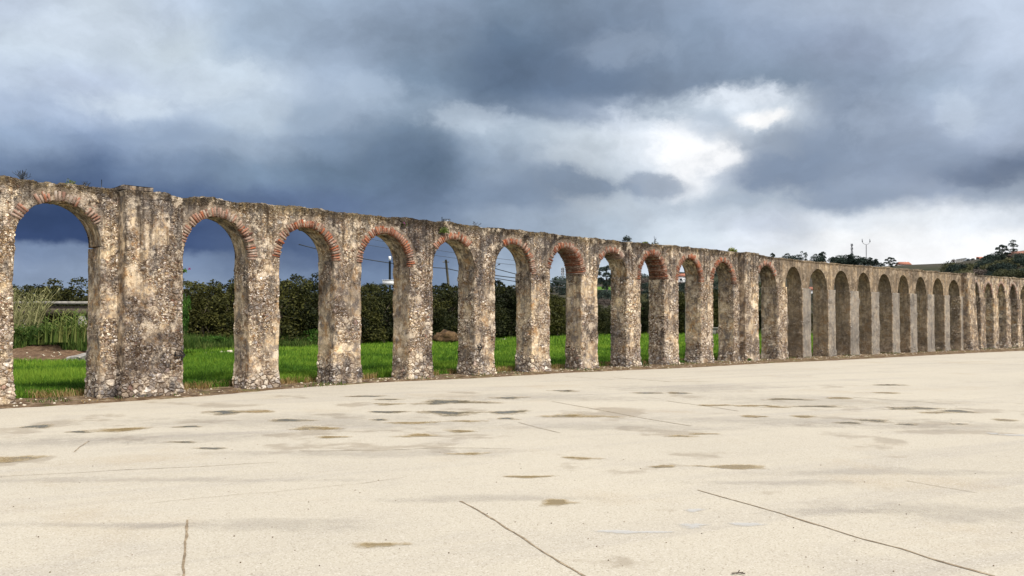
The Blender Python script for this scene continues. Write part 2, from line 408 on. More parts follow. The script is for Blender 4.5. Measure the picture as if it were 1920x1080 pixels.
M['galv'] = simple('galvanised_steel', [(.3, (.22, .23, .25)), (.7, (.36, .37, .39))], 5, rough=.5, spec=.5)
M['white'] = simple('white_paint', [(.3, (.66, .66, .66)), (.7, (.80, .80, .79))], 3, rough=.7)
M['roof'] = simple('terracotta_tiles', [(.3, (.26, .10, .065)), (.7, (.42, .19, .13))], 1.5, rough=.9, bumps=(4, .5, .1))
M['dull_roof'] = simple('weathered_brown_tiles', [(.3, (.20, .09, .07)), (.7, (.34, .17, .12))], 1.5, rough=.9)
M['pinkwall'] = simple('dull_brick_wall', [(.3, (.22, .13, .11)), (.7, (.34, .22, .18))], 1.5)
M['glass'] = simple('dark_window_glass', [(.3, (.02, .025, .03)), (.7, (.05, .055, .06))], 1, rough=.1, spec=.6)
M['crack'] = simple('joint_filler', [(.3, (.12, .09, .06)), (.55, (.26, .20, .13)), (.75, (.42, .35, .25))], 9, 5, coord='pos')
M['stain_ochre'] = simple('ochre_sediment', [(.3, (.30, .21, .10)), (.6, (.38, .30, .19)), (.8, (.42, .35, .25))], 5, 6, coord='pos')
M['purple'] = leaf_mat('magenta_petals', (.12, .02, .08), (.22, .04, .15), (.34, .10, .25), 1, .2)
M['yellow'] = leaf_mat('yellow_green_leaves', (.08, .10, .015), (.22, .24, .03), (.45, .42, .06), 1, .2)
M['black'] = simple('black_paint', [(.3, (.012, .012, .014)), (.7, (.03, .028, .028))], 12)
M['chalk'] = simple('white_lime_splash', [(.3, (.44, .43, .41)), (.7, (.55, .55, .55))], 5, coord='pos')

def water_mat(name, tint):
    m, N, b, out = new_mat(name)
    P = posn(N)
    c = N.mix(N.noise(P, 4, 5, .6), tint, tuple(x * 1.6 for x in tint))
    N.set(b.inputs['Base Color'], c); b.inputs['Roughness'].default_value = .25
    b.inputs['Specular IOR Level'].default_value = .3
    bump(N, b, N.noise(P, 14, 3, .5), .08, .01)
    return m
M['puddle_dark'] = water_mat('shallow_rainwater', (.15, .13, .085))
M['puddle_ochre'] = water_mat('silty_rainwater', (.24, .175, .08))

# ------------------------------------------------------------------ object helpers
def tag(o, label=None, cat=None, group=None, kind=None):
    if label: o['label'] = label
    if cat: o['category'] = cat
    if group: o['group'] = group
    if kind: o['kind'] = kind
    return o
def empty(name, loc=(0, 0, 0), rz=0):
    o = bpy.data.objects.new(name, None); COL.objects.link(o)
    o.location = loc; o.rotation_euler = (0, 0, rz); o.empty_display_size = .3
    return o
def mesh_np(name, V, faces, mat, parent=None, smooth=False, mask=None, loc=None):
    """faces: (n,k) int array, or a list of such arrays"""
    me = bpy.data.meshes.new(name)
    V = np.asarray(V, dtype=np.float32)
    if not isinstance(faces, (list, tuple)): faces = [faces]
    faces = [np.asarray(f, dtype=np.int32) for f in faces if len(f)]
    loops = np.concatenate([f.ravel() for f in faces])
    cnt = np.concatenate([np.full(len(f), f.shape[1], dtype=np.int32) for f in faces])
    st = np.concatenate([[0], np.cumsum(cnt)[:-1]]).astype(np.int32)
    me.vertices.add(len(V)); me.vertices.foreach_set('co', V.ravel())
    me.loops.add(len(loops)); me.loops.foreach_set('vertex_index', loops)
    me.polygons.add(len(cnt)); me.polygons.foreach_set('loop_start', st); me.polygons.foreach_set('loop_total', cnt)
    me.update(calc_edges=True)
    if smooth: me.polygons.foreach_set('use_smooth', np.ones(len(cnt), dtype=bool))
    if mask is not None:
        a = me.color_attributes.new('mask', 'FLOAT_COLOR', 'POINT')
        mk = np.asarray(mask, dtype=np.float32)
        if mk.ndim == 1: mk = np.stack([mk, mk * 0, mk * 0, mk * 0 + 1], 1)
        a.data.foreach_set('color', mk.ravel())
    if isinstance(mat, (list, tuple)):
        for x in mat: me.materials.append(x)
    else: me.materials.append(mat)
    me.validate()
    o = bpy.data.objects.new(name, me); COL.objects.link(o)
    if parent: o.parent = parent
    if loc is not None: o.location = loc
    return o

class MB:
    def __init__(s): s.v = []; s.f3 = []; s.f4 = []; s.m = []
    def box(s, c, size, rot=None, m=0.5, taper=1.0):
        n = len(s.v); R = rot if rot is not None else Matrix.Identity(3)
        c = Vector(c)
        for k in range(8):
            x = (-.5 if k & 1 == 0 else .5) * size[0]; y = (-.5 if k & 2 == 0 else .5) * size[1]; z = (-.5 if k & 4 == 0 else .5) * size[2]
            if k & 4: x *= taper; y *= taper
            s.v.append(tuple(c + R @ Vector((x, y, z)))); s.m.append(m)
        for f in ((0, 2, 3, 1), (4, 5, 7, 6), (0, 1, 5, 4), (2, 6, 7, 3), (0, 4, 6, 2), (1, 3, 7, 5)):
            s.f4.append([n + i for i in f])
        return s
    def tube(s, pts, radii, seg=6, m=0.5):
        pts = [Vector(p) for p in pts]; n0 = len(s.v)
        if not hasattr(radii, '__len__'): radii = [radii] * len(pts)
        for i, p in enumerate(pts):
            d = (pts[min(i + 1, len(pts) - 1)] - pts[max(i - 1, 0)]).normalized()
            up = Vector((0, 0, 1)) if abs(d.z) < .9 else Vector((1, 0, 0))
            a = d.cross(up).normalized(); bb = d.cross(a)
            for k in range(seg):
                t = 2 * math.pi * k / seg
                s.v.append(tuple(p + (a * math.cos(t) + bb * math.sin(t)) * radii[i])); s.m.append(m)
        for i in range(len(pts) - 1):
            for k in range(seg):
                k2 = (k + 1) % seg
                s.f4.append([n0 + i * seg + k, n0 + i * seg + k2, n0 + (i + 1) * seg + k2, n0 + (i + 1) * seg + k])
        for base, flip in ((n0, 1), (n0 + (len(pts) - 1) * seg, 0)):
            c = len(s.v); s.v.append(tuple(pts[0] if flip else pts[-1])); s.m.append(m)
            for k in range(seg):
                k2 = (k + 1) % seg
                s.f3.append([c, base + k, base + k2] if flip else [c, base + k2, base + k])
        return s
    def build(s, name, mat, parent=None, smooth=False, loc=None):
        fs = []
        if s.f4: fs.append(np.array(s.f4))
        if s.f3: fs.append(np.array(s.f3))
        return mesh_np(name, s.v, fs, mat, parent, smooth, np.array(s.m), loc)

def fbm(p, o=4): return mnoise.fractal(Vector(p), 1.0, 2.0, o)

# ------------------------------------------------------------------ line of the aqueduct, from the heights it has in the photo
HW = 4.75
HK = [(-400, 500.5), (0, 431.5), (905, 276.5), (1464, 191.5), (1917, 131), (2300, 80.5)]
def hpx(x): return float(np.interp(x, [a for a, _ in HK], [b for _, b in HK]))
_px = np.arange(-400, 2200, 2.0)
_h = np.array([hpx(x) for x in _px])
_Z = F * HW / _h; _X = (_px - 960) / F * _Z
_S = np.concatenate([[0], np.cumsum(np.hypot(np.diff(_X), np.diff(_Z)))])
_tx = np.gradient(_X, _S); _tz = np.gradient(_Z, _S)
for arr in (_tx, _tz):                      # soften the bends
    arr[:] = np.convolve(np.pad(arr, 8, mode='edge'), np.ones(17) / 17, mode='valid')
_n = np.hypot(_tx, _tz); _tx /= _n; _tz /= _n
def s_of(px): return float(np.interp(px, _px, _S))
def frame(s):
    s = np.asarray(s, dtype=float)
    return np.interp(s, _S, _X), np.interp(s, _S, _Z), np.interp(s, _S, _tx), np.interp(s, _S, _tz)
def W(s, o, z):
    """wall coordinates (along, behind, up) to world"""
    X, Y, tx, ty = frame(s)
    return np.stack([X - ty * o, Y + tx * o, np.broadcast_to(z, np.shape(X)) + 0 * X], -1)
def zrow(px, py):
    Z = F * HW / hpx(px); r = ray(px, py); return HC + r[2] * Z / r[1]
T = .80                                        # thickness

# arches: left edge, right edge on the front plane, row of the crown, row of the springing
ARCH = [(-170, -30, 362, 440), (25, 189, 380, 458), (343, 468, 409, 482), (524, 627, 428, 490), (678, 768, 440, 497), (811, 891, 450, 506),
        (928, 998, 459, 512), (1031, 1091, 466, 518), (1121, 1176, 474, 521), (1201, 1247, 479, 524.5), (1272, 1315, 486, 529),
        (1337, 1376, 493, 533.5), (1420, 1456, 499, 537.5), (1474, 1507, 502, 541), (1522, 1555, 506.5, 544), (1568, 1596, 510, 546),
        (1612, 1636, 513.4, 548), (1650, 1675, 516, 550), (1688, 1708, 518, 551), (1720.5, 1740, 521, 552.5), (1753, 1772.5, 523.5, 554),
        (1782, 1803, 527, 556), (1828, 1840, 531, 559), (1848.5, 1864.5, 532, 560), (1873, 1888.5, 533.3, 561), (1895.5, 1910, 534.5, 562),
        (1917, 1931, 536, 563), (1938, 1951, 538, 564), (1958, 1970, 540, 565), (1977, 1989, 541.5, 566)]
TOP = [(-400, 300), (-20, 328), (0, 330), (75, 340), (150, 347), (219, 354), (300, 362), (340, 370), (372, 368), (398, 370), (405, 375), (455, 379), (525, 384), (600, 393), (680, 402.5), (760, 408), (850, 418), (925, 427),
       (1030, 437), (1120, 448), (1200, 455), (1300, 463.7), (1385, 472.8), (1463, 482.8), (1500, 486.5), (1560, 492.7), (1640, 498.6), (1760, 509),
       (1808, 513), (1860, 517), (1920, 521.5), (2200, 546)]
_tops = np.array([s_of(a) for a, _ in TOP]); _topz = np.array([zrow(a, b) for a, b in TOP])
def ztop(s): return np.interp(s, _tops, _topz)

AR = []
for q_, (xl, xr, ya, ysp) in enumerate(ARCH):
    if q_ >= 13:
        sh = 3.6 * hpx(xl) / 187.0; xr -= sh; xl -= sh if q_ > 13 else 0
    s0, s1 = s_of(xl), s_of(xr); xm = (xl + xr) / 2
    c = (s0 + s1) / 2; pxm = float(np.interp(c, _S, _px))
    AR.append(dict(s0=s0, s1=s1, c=c, a=(s1 - s0) / 2, za=zrow(pxm, ya) + .045, zs=zrow(pxm, ysp)))
for i, a in enumerate(AR): print('arch %d w %.2f spring %.2f crown %.2f top %.2f rise %.2f' % (i, 2 * a['a'], a['zs'], a['za'], ztop(a['c']), a['za'] - a['zs']))

def tube_mesh(name, G, mask, parent, closed_loop=True):
    """G: (rows, loop, 3) closed around the loop axis, capped by fans at both ends"""
    R, L, _ = G.shape
    V = G.reshape(-1, 3)
    i = np.arange(R - 1)[:, None]; j = np.arange(L)[None, :]; j2 = (j + 1) % L
    Q = np.stack([i * L + j, (i + 1) * L + j, (i + 1) * L + j2, i * L + j2], -1).reshape(-1, 4)
    caps = [V[:L].mean(0), V[-L:].mean(0)]
    V = np.concatenate([V, np.array(caps)]); c0 = R * L; c1 = c0 + 1
    jj = np.arange(L); jn = (jj + 1) % L
    T0 = np.stack([np.full(L, c0), jj, jn], -1); b = (R - 1) * L
    T1 = np.stack([np.full(L, c1), b + jn, b + jj], -1)
    tri = np.concatenate([T0, T1])
    # outward orientation
    a_, b_, c_ = V[Q[:, 0]], V[Q[:, 1]], V[Q[:, 2]]
    d_ = V[Q[:, 3]]; cen = V.mean(0)
    vol = np.einsum('ij,ij->i', a_ - cen, np.cross(b_ - cen, c_ - cen)).sum() + np.einsum('ij,ij->i', a_ - cen, np.cross(c_ - cen, d_ - cen)).sum()
    if vol < 0: Q = Q[:, ::-1]; tri = tri[:, ::-1]
    mk = mask.reshape(-1, 4); mk = np.concatenate([mk, mk[:1], mk[-1:]])
    return mesh_np(name, V, [Q, tri], M['stone'], parent, True, mk)

aq = empty('aqueduct', (0, 0, 0))
tag(aq, 'long ruined stone aqueduct with brick ringed arches receding to the right beside the pale pavement', 'aqueduct')

SEC = [(-1, 1, -330, 232), (2, 11, 232, 1398), (12, 20, 1398, 1812), (21, 29, 1812, 2040)]
SEC = [(0, 1), (2, 11), (12, 21), (22, 29)]
edges_px = [-330, 262, 1400, 1815, 2010]
BUTT = [(218, 306, .38), (1386, 1412, .30), (1804, 1818, .34)]

def zone_of(s):
    """0 rubble, 1 brown render"""
    return float(np.interp(s, [s_of(1440), s_of(1476), s_of(1808), s_of(1826)], [0, .75, .75, .15]))
def rub_of(s):
    return float(np.interp(s, [s_of(120), s_of(215), s_of(250), s_of(520), s_of(1440), s_of(1480)], [.72, .62, .6, .8, .72, .34]))

def ellipse(A, ph):
    return A['c'] - A['a'] * np.cos(ph), A['zs'] + (A['za'] - A['zs']) * np.sin(ph)

COVER = {0: [(30, 150)], 1: [(30, 46), (62, 118), (128, 146)], 2: [(18, 180)], 3: [(4, 178)], 4: [(2, 178)], 5: [(38, 128)], 6: [(62, 132), (140, 178)], 7: [(14, 172)],
         8: [(40, 130)], 9: [(0, 180)], 10: [(2, 178)], 11: [(2, 178)], 12: [(38, 150)], 22: [(20, 160)], 23: [(20, 160)], 24: [(20, 160)], 25: [(20, 160)]}
def ring_mask(s, z):
    g = np.zeros(np.shape(s))
    for i, A in enumerate(AR):
        if i > 12: continue
        b = A['za'] - A['zs']
        q = np.sqrt(((s - A['c']) / (A['a'] + .25)) ** 2 + (np.maximum(z - A['zs'], 0) / (b + .25)) ** 2)
        near = (q < 1.04) & (z > A['zs'] - .02)
        cov = np.zeros(np.shape(s), bool); phd = np.degrees(np.arctan2(np.maximum(z - A['zs'], 0) / b, (A['c'] - s) / A['a']))
        for p0, p1 in COVER.get(i, []): cov |= (phd > p0 - 3) & (phd < p1 + 3)
        g[near & cov] = 1
    return g

for k, (i0, i1) in enumerate(SEC):
    sL, sR = s_of(edges_px[k]), s_of(edges_px[k + 1])
    Zm = float(frame(sL)[1]); g = max(.021, .00115 * Zm)
    cols = []; cur = sL
    for i in range(i0, i1 + 1):
        A = AR[i]
        n = max(2, int((A['s0'] - cur) / g)); 
        for s in np.linspace(cur, A['s0'] - 1e-3, n): cols.append((s, A['zs']))
        per = math.pi * (A['a'] + A['za'] - A['zs']) / 2
        n = max(8, int(per / g))
        for ph in np.linspace(0, math.pi, n):
            e = ellipse(A, ph); cols.append((float(e[0]), float(e[1])))
        cur = A['s1'] + 1e-3; lastz = A['zs']
    for s in np.linspace(cur, sR, max(2, int((sR - cur) / g))): cols.append((s, lastz))
    cols = np.array(cols); S_, ZB = cols[:, 0], cols[:, 1]; R = len(S_)
    lump = np.array([.05 * fbm((s * 1.3, 3.1, k), 4) + .025 * fbm((s * 6, 9.1, k), 3) for s in S_])
    ZT = ztop(S_) + lump - .055
    nf = int(1.75 / g); nt = max(6, int(T / g)); nb = max(8, nf // 4); ns = nt
    rows = []
    tt = np.linspace(0, 1, nf, endpoint=False); 
    for t in tt: rows.append((np.zeros(R), ZB + (ZT - ZB) * t))
    for t in np.linspace(0, 1, nt, endpoint=False): rows.append((np.full(R, T * t), ZT + .03 * math.sin(math.pi * t)))
    for t in np.linspace(0, 1, nb, endpoint=False): rows.append((np.full(R, T), ZT + (ZB - ZT) * t))
    for t in np.linspace(0, 1, ns, endpoint=False): rows.append((np.full(R, T * (1 - t)), ZB))
    L = len(rows)
    O = np.stack([r[0] for r in rows], 1); ZZ = np.stack([r[1] for r in rows], 1)
    SS = np.repeat(S_[:, None], L, 1)
    G = W(SS, O, ZZ)
    mask = np.zeros((R, L, 4)); 
    mask[..., 0] = np.array([rub_of(s) for s in S_])[:, None]
    soff = np.zeros(L, bool); soff[nf + nt + nb:] = True
    mask[:, soff, 0] = .22
    mask[..., 1] = np.where(soff[None, :], 0, ring_mask(SS, ZZ))
    mask[..., 2] = np.array([zone_of(s) for s in S_])[:, None]
    dtop = (ZT[:, None] - ZZ)
    mask[..., 3] = np.where(soff[None, :], 0, np.clip(1 - dtop / (.22 if k < 2 else .07), 0, 1))
    tube_mesh('upper_wall', G, mask, aq)

def rect_loop(s0, s1, o0, o1, g):
    pts = []
    c = .035
    seq = [((s0 + c, o0), (s1 - c, o0)), ((s1, o0 + c), (s1, o1 - c)), ((s1 - c, o1), (s0 + c, o1)), ((s0, o1 - c), (s0, o0 + c))]
    side = []
    for q, (p, r) in enumerate(seq):
        d = math.hypot(r[0] - p[0], r[1] - p[1]); gg = g if q in (0, 3) else g * 2.2
        n = max(3, int(d / gg))
        for t in np.linspace(0, 1, n): pts.append((p[0] + (r[0] - p[0]) * t, p[1] + (r[1] - p[1]) * t)); side.append(q)
    return np.array(pts), np.array(side)

def pier(name, s0, s1, o0, o1, z0, z1, e, zone, rub, jrub, batter=0, topmask=0, lean=0, idx=0, slope=False):
    sc = (s0 + s1) / 2; g = max(.021, .00115 * float(frame(sc)[1]))
    pts, side = rect_loop(s0 - e, s1 + e, o0, o1, g)
    zs = np.linspace(z0, z1, max(10, int((z1 - z0) / g)))
    zs = np.concatenate([zs, [z1, z1]]); R = len(zs)
    shrink = np.ones(R); shrink[-2] = .8; shrink[-1] = .4
    cs, co = sc, (o0 + o1) / 2
    rag = np.array([.025 * fbm((idx * 7.7, z * 2.2, 1.3), 4) for z in zs]); rag2 = np.array([.025 * fbm((idx * 5.1, z * 2.2, 8.3), 4) for z in zs])
    SS = cs + (pts[None, :, 0] - cs) * shrink[:, None]
    off = np.where(pts[:, 0] < cs, -1, 1)
    flare = np.clip(1 - zs / .35, 0, 1) * .03
    SS = SS + (np.where(off[None, :] < 0, rag[:, None], rag2[:, None])) + off[None, :] * flare[:, None]
    fr = (1 - (zs - z0) / (z1 - z0))
    OO = co + (pts[None, :, 1] - co) * shrink[:, None]
    OO = OO - np.where(pts[None, :, 1] < co, 1, 0) * (flare[:, None] + batter * fr[:, None])
    SS = SS + off[None, :] * 0 + lean * fr[:, None]
    ZZ = np.repeat(zs[:, None], len(pts), 1)
    if slope: ZZ = z0 + (ZZ - z0) / (z1 - z0) * (ztop(SS) + (z1 - float(ztop(sc))) - z0)
    G = W(SS, OO, ZZ)
    mask = np.zeros((R, len(pts), 4))
    mask[..., 0] = np.where((side[None, :] == 0), rub, jrub)
    low = np.clip(1.0 - (ZZ - .35) / .9, 0, 1) * (.75 - .55 * zone)
    mask[..., 0] = np.maximum(mask[..., 0], low)
    mask[..., 2] = np.where((side[None, :] == 0) & (zone > .3) & (idx != 12), 1.75, zone)
    mask[..., 3] = topmask * np.clip(1 - (z1 - ZZ) / .2, 0, 1)
    return tube_mesh(name, G, mask, aq)

for i in range(len(AR) - 1):
    A, B = AR[i], AR[i + 1]
    sc = (A['s1'] + B['s0']) / 2; zn = zone_of(sc)
    e = .03 if i < 12 else .035
    proud = .012 if zn < .4 and i < 21 else .085
    jr = [.3, .25, .32, .3, .2, .45, .5, .3, .62, .66, .35, .3, .25, .3][i] if i < 14 else (.22 if i < 21 else .45)
    zt = (A['zs'] + B['zs']) / 2 + .05
    if i == 12: zn = .1
    pier('pier', A['s1'], B['s0'], -proud, T + .03, -.2, zt, e, zn, ([.7, .6, .55, .5, .8, .62, .55, .5, .68, .6, .72, .78, .6, .72][i] if i < 14 else .5) if zn < .4 else .3, jr, idx=i)
# pier at the far left end of the modelled stretch and at the right end
pier('pier', s_of(-330), AR[0]['s0'], -.012, T + .03, -.2, AR[0]['zs'], .03, 0, .7, .3, idx=50)
pier('pier', AR[-1]['s1'], s_of(2010), -.012, T + .03, -.2, AR[-1]['zs'], .03, .2, .7, .3, idx=51)
# buttresses standing proud of the wall
for q, (xa, xb, p) in enumerate(BUTT):
    s0, s1 = s_of(xa), s_of(xb)
    zt = float(ztop((s0 + s1) / 2)) + (-.07, -.02, .05)[q]
    pier('buttress', s0, s1, -p, .05, -.2, zt, 0, (0, .1, .25)[q], (.62, .55, .5)[q], .12, batter=(.03, .03, .22)[q], topmask=(.6, .8, .3)[q], idx=60 + q, slope=True)
# shallow pilaster strip at the right of the first buttress
pier('buttress', s_of(306) - .02, AR[2]['s0'] - .02, -.06, .05, -.2, float(ztop(s_of(325))) - .3, 0, 0, .8, .5, idx=70)

pier('coping_slab', s_of(217), s_of(276), -.37, .5, float(ztop(s_of(246))) - .06, float(ztop(s_of(246))) + .07, 0, 0, .1, .1, idx=80, slope=True)
# brick rings ------------------------------------------------------------
D = math.radians
FADE = {0: .5, 1: .45, 2: .22, 3: .1, 4: .0, 5: .1, 6: .2, 7: .1, 8: .4, 9: .05, 10: .0, 11: .1, 12: .4}
for i, segs in COVER.items():
    A = AR[i]; b = A['za'] - A['zs']; mb = MB(); vm = []
    for (p0, p1) in segs:
        ph = D(p0)
        while ph < D(p1):
            dl = math.hypot(A['a'] * math.sin(ph), b * math.cos(ph))
            w = .034 + random.random() * .016
            gap = .018 + random.random() * .014
            mid = ph + (w / 2) / dl
            ph += (w + gap) / dl
            if random.random() < .03 + .22 * FADE.get(i, .5): continue
            sx, sz = ellipse(A, mid)
            # outward normal of the ellipse
            nx, nz = -math.cos(mid) / A['a'], math.sin(mid) / b; l = math.hypot(nx, nz); nx /= l; nz /= l
            tx_, tz_ = nz, -nx
            ln = .205 + random.uniform(-.05, .035); r0 = -.012 + random.uniform(-.012, .012)
            pr = .012 + random.uniform(-.014, .026)
            if i >= 22: pr = .012; ln = .16
            tone = random.random() * (.5 if i in (7, 8, 9) else 1); fade = FADE.get(i, .8)
            fd = min(1, max(0, fade + (.15 if i < 3 else -.05) + random.uniform(-.4, .5)))
            deep = T * .98 if (i in (7, 8, 9) and mid > D(70)) else .13
            jit = random.uniform(-.05, .05)
            n0 = len(mb.v)
            for kk in range(8):
                aa = (-.5 if kk & 1 == 0 else .5) * w * (1.0 if kk & 2 == 0 else 1.2)
                rr = r0 + (0 if kk & 2 == 0 else ln); oo = -pr if kk & 4 == 0 else deep
                aa += jit * rr
                ss = sx + tx_ * aa + nx * rr; zz = sz + tz_ * aa + nz * rr
                p = W(float(ss), float(oo), float(zz))
                mb.v.append(tuple(float(v) for v in p)); vm.append((tone, fd, 0, 1))
            for f in ((0, 2, 3, 1), (4, 5, 7, 6), (0, 1, 5, 4), (2, 6, 7, 3), (0, 4, 6, 2), (1, 3, 7, 5)):
                mb.f4.append([n0 + q for q in f])
    mesh_np('arch_ring', mb.v, np.array(mb.f4), M['brick'], aq, False, np.array(vm))

# black painted arrows on two piers
def arrow(px, py, sc, off=-.055):
    mb = MB(); s0 = s_of(px); z0 = zrow(px, py)
    def bar(a, b_, w):
        pts = []
        d = Vector((b_[0] - a[0], b_[1] - a[1])).normalized(); n = Vector((-d.y, d.x)) * w / 2
        n0 = len(mb.v)
        for oo in (off, off + .03):
            for q in ((a[0] + n.x, a[1] + n.y), (b_[0] + n.x, b_[1] + n.y), (b_[0] - n.x, b_[1] - n.y), (a[0] - n.x, a[1] - n.y)):
                mb.v.append(tuple(float(v) for v in W(s0 + q[0] * sc, oo, z0 + q[1] * sc))); mb.m.append(.5)
        for f in ((0, 1, 2, 3), (7, 6, 5, 4), (0, 4, 5, 1), (1, 5, 6, 2), (2, 6, 7, 3), (3, 7, 4, 0)): mb.f4.append([n0 + i for i in f])
    bar((-.5, -.06), (.42, .0), .13); bar((.0, .5), (.5, .02), .10); bar((.5, .05), (.12, -.45), .12); bar((-.45, -.04), (-.46, .4), .08)
    mb.build('painted_arrow', M['black'], aq)
arrow(334, 666, .24, -.13); arrow(897, 651, .20, -.085)

# ------------------------------------------------------------------ ground
RIDGE = [(-1200, 560), (700, 560), (900, 548), (1050, 533), (1140, 526), (1220, 519), (1300, 512), (1400, 506), (1500, 504), (1600, 503), (1700, 497), (1790, 494), (1830, 488), (1860, 482), (1900, 474), (1960, 466), (2200, 458), (2600, 455)]
_ra = [math.atan((a - 960) / F) for a, _ in RIDGE]; _rv = [(604.5 - b) / F for _, b in RIDGE]
DR = 700.0
def terrain_z(x, y):
    r = math.hypot(x, y)
    if y <= 0 or r < 120: return -.06
    az = math.atan2(x, y)
    top = np.interp(az, _ra, _rv) * DR + HC
    yy = y
    t = min(1, max(0, (yy - 150) / (DR - 150)))
    t = t * t * (3 - 2 * t) * .45 + t * .55
    n = fbm((x * .006, y * .006, 0), 4) * 3.0 * math.sin(math.pi * min(1, t)) 
    z = -.06 + top * t + n
    if yy > DR: z = top - (yy - DR) * .02
    return z
nr, na = 150, 220
rad = np.concatenate([[0.5], np.geomspace(2, 4000, nr - 1)])
azs = np.linspace(-math.pi, math.pi, na, endpoint=False)
# more samples inside the view
azs = np.sort(np.concatenate([azs, np.linspace(-.62, .68, 160)]))
V = []; 
for r in rad:
    for a in azs:
        x, y = r * math.sin(a), r * math.cos(a); V.append((x, y, terrain_z(x, y)))
na = len(azs)
i = np.arange(nr - 1)[:, None]; j = np.arange(na)[None, :]; j2 = (j + 1) % na
Fq = np.stack([i * na + j, i * na + j2, (i + 1) * na + j2, (i + 1) * na + j], -1).reshape(-1, 4)
def hill_mat():
    m, N, b, out = new_mat('hillside_cover')
    P = posn(N)
    n = N.noise(P, .018, 5, .6, dist=1.0); n2 = N.noise(P, .25, 6, .65)
    c = N.ramp(n, [(.36, (.030, .036, .020)), (.45, (.055, .052, .035)), (.5, (.055, .052, .036)), (.55, (.062, .054, .045)), (.6, (.078, .066, .057)), (.72, (.07, .061, .057))])
    c = N.mix(N.rng(n2, .4, .65, 0, .4), c, (.045, .045, .032))
    near = N.rng(N.vmath('LENGTH', P), 150, 190)
    soil = N.ramp(N.noise(P, 3, 6, .65), [(.35, (.05, .035, .02)), (.5, (.07, .075, .025)), (.7, (.14, .12, .06))])
    N.set(b.inputs['Base Color'], N.mix(near, soil, c)); b.inputs['Roughness'].default_value = 1
    b.inputs['Specular IOR Level'].default_value = .05
    bump(N, b, n2, 1, 1.0)
    return m
terr = mesh_np('terrain', V, Fq, hill_mat(), None, True)
terr['kind'] = 'structure'

# edge of the pavement, from the photo
EDGE = [(-400, 788), (-100, 772), (0, 766), (160, 757), (340, 745.5), (500, 732), (640, 719.5), (780, 714), (900, 708.5), (1060, 699), (1300, 689), (1440, 681), (1560, 676), (1700, 668.5), (1820, 662), (1920, 657.6), (2100, 650)]
EP = [ground(a, b) for a, b in EDGE]
def poly_sheet(name, poly, z, mat):
    me = bpy.data.meshes.new(name); bm = bmesh.new()
    vs = [bm.verts.new((x, y, z)) for x, y in poly]
    f = bm.faces.new(vs); bmesh.ops.triangulate(bm, faces=[f]); bmesh.ops.recalc_face_normals(bm, faces=bm.faces[:])
    if bm.faces[:][0].normal.z < 0: bmesh.ops.reverse_faces(bm, faces=bm.faces[:])
    bm.to_mesh(me); bm.free(); me.materials.append(mat)
    o = bpy.data.objects.new(name, me); COL.objects.link(o); return o
# wobble the edge
edge = []
for (x0, y0), (x1, y1) in zip(EP[:-1], EP[1:]):
    n = max(2, int(math.hypot(x1 - x0, y1 - y0) / .15))
    for t in np.linspace(0, 1, n, endpoint=False):
        x, y = x0 + (x1 - x0) * t, y0 + (y1 - y0) * t
        w = .10 * fbm((x * .8, y * .8, 4), 4)
        edge.append((x + w * .6, y - w * .6))
edge.append(EP[-1])
poly = [(edge[0][0] - 60, edge[0][1] - 25)] + edge + [(260, 260), (300, -80), (-120, -80)]
pv = poly_sheet('pavement', poly, 0.0, M['pave']); pv['kind'] = 'structure'

# verge of dry soil along both sides of the aqueduct
ec = np.array(edge)
def verge():
    sv = np.arange(s_of(-390), s_of(2090), .09)
    X, Y, tx, ty = frame(sv)
    front = []
    for s, x, y, a, b_ in zip(sv, X, Y, tx, ty):
        d = np.hypot(ec[:, 0] - x, ec[:, 1] - y).min()
        front.append(d + .12 + .10 * fbm((s * 1.1, 2, 2), 4))
    front = np.array(front); back = T + .55
    nc = 34; V = []
    for s, fr in zip(sv, front):
        for t in np.linspace(0, 1, nc):
            o = -fr + (back + fr) * t
            p = W(float(s), float(o), 0.0)
            edgef = min(1, t * 7)
            h = .008 + .016 * edgef * (1 + .9 * fbm((p[0] * 2.1, p[1] * 2.1, 0), 4)) + .014 * edgef * fbm((p[0] * 9, p[1] * 9, 0), 3)
            V.append((p[0], p[1], h if t > 0 else -.02))
    R = len(sv); i = np.arange(R - 1)[:, None]; j = np.arange(nc - 1)[None, :]
    Q = np.stack([i * nc + j, (i + 1) * nc + j, (i + 1) * nc + j + 1, i * nc + j + 1], -1).reshape(-1, 4)
    o = mesh_np('verge', V, Q, M['verge'], None, True); o['kind'] = 'structure'
    if o.data.polygons[0].normal.z < 0: o.data.flip_normals()
verge()

# meadow behind the aqueduct
FIELD_FAR = [(-300, 690), (20, 681), (165, 680), (175, 664), (390, 659), (560, 654), (720, 645), (840, 638), (950, 635), (1050, 631.5), (1210, 627.5), (1345, 627.5), (1480, 627), (1700, 626), (1900, 626)]
far = [ground(a, b) for a, b in FIELD_FAR]
near = [tuple(float(v) for v in W(s, T + .30, 0.0)[:2]) for s in np.arange(s_of(-390), s_of(2090), 1.0)]
field_poly = near + far[::-1]
gf = poly_sheet('meadow', field_poly, -.01, M['turf']); gf['kind'] = 'structure'
fp = np.array(field_poly)
def inside(x, y, poly=fp):
    c = np.zeros(len(x), bool); n = len(poly); j = n - 1
    for i in range(n):
        xi, yi = poly[i]; xj, yj = poly[j]
        cond = ((yi > y) != (yj > y)) & (x < (xj - xi) * (y - yi) / (yj - yi + 1e-12) + xi)
        c ^= cond; j = i
    return c

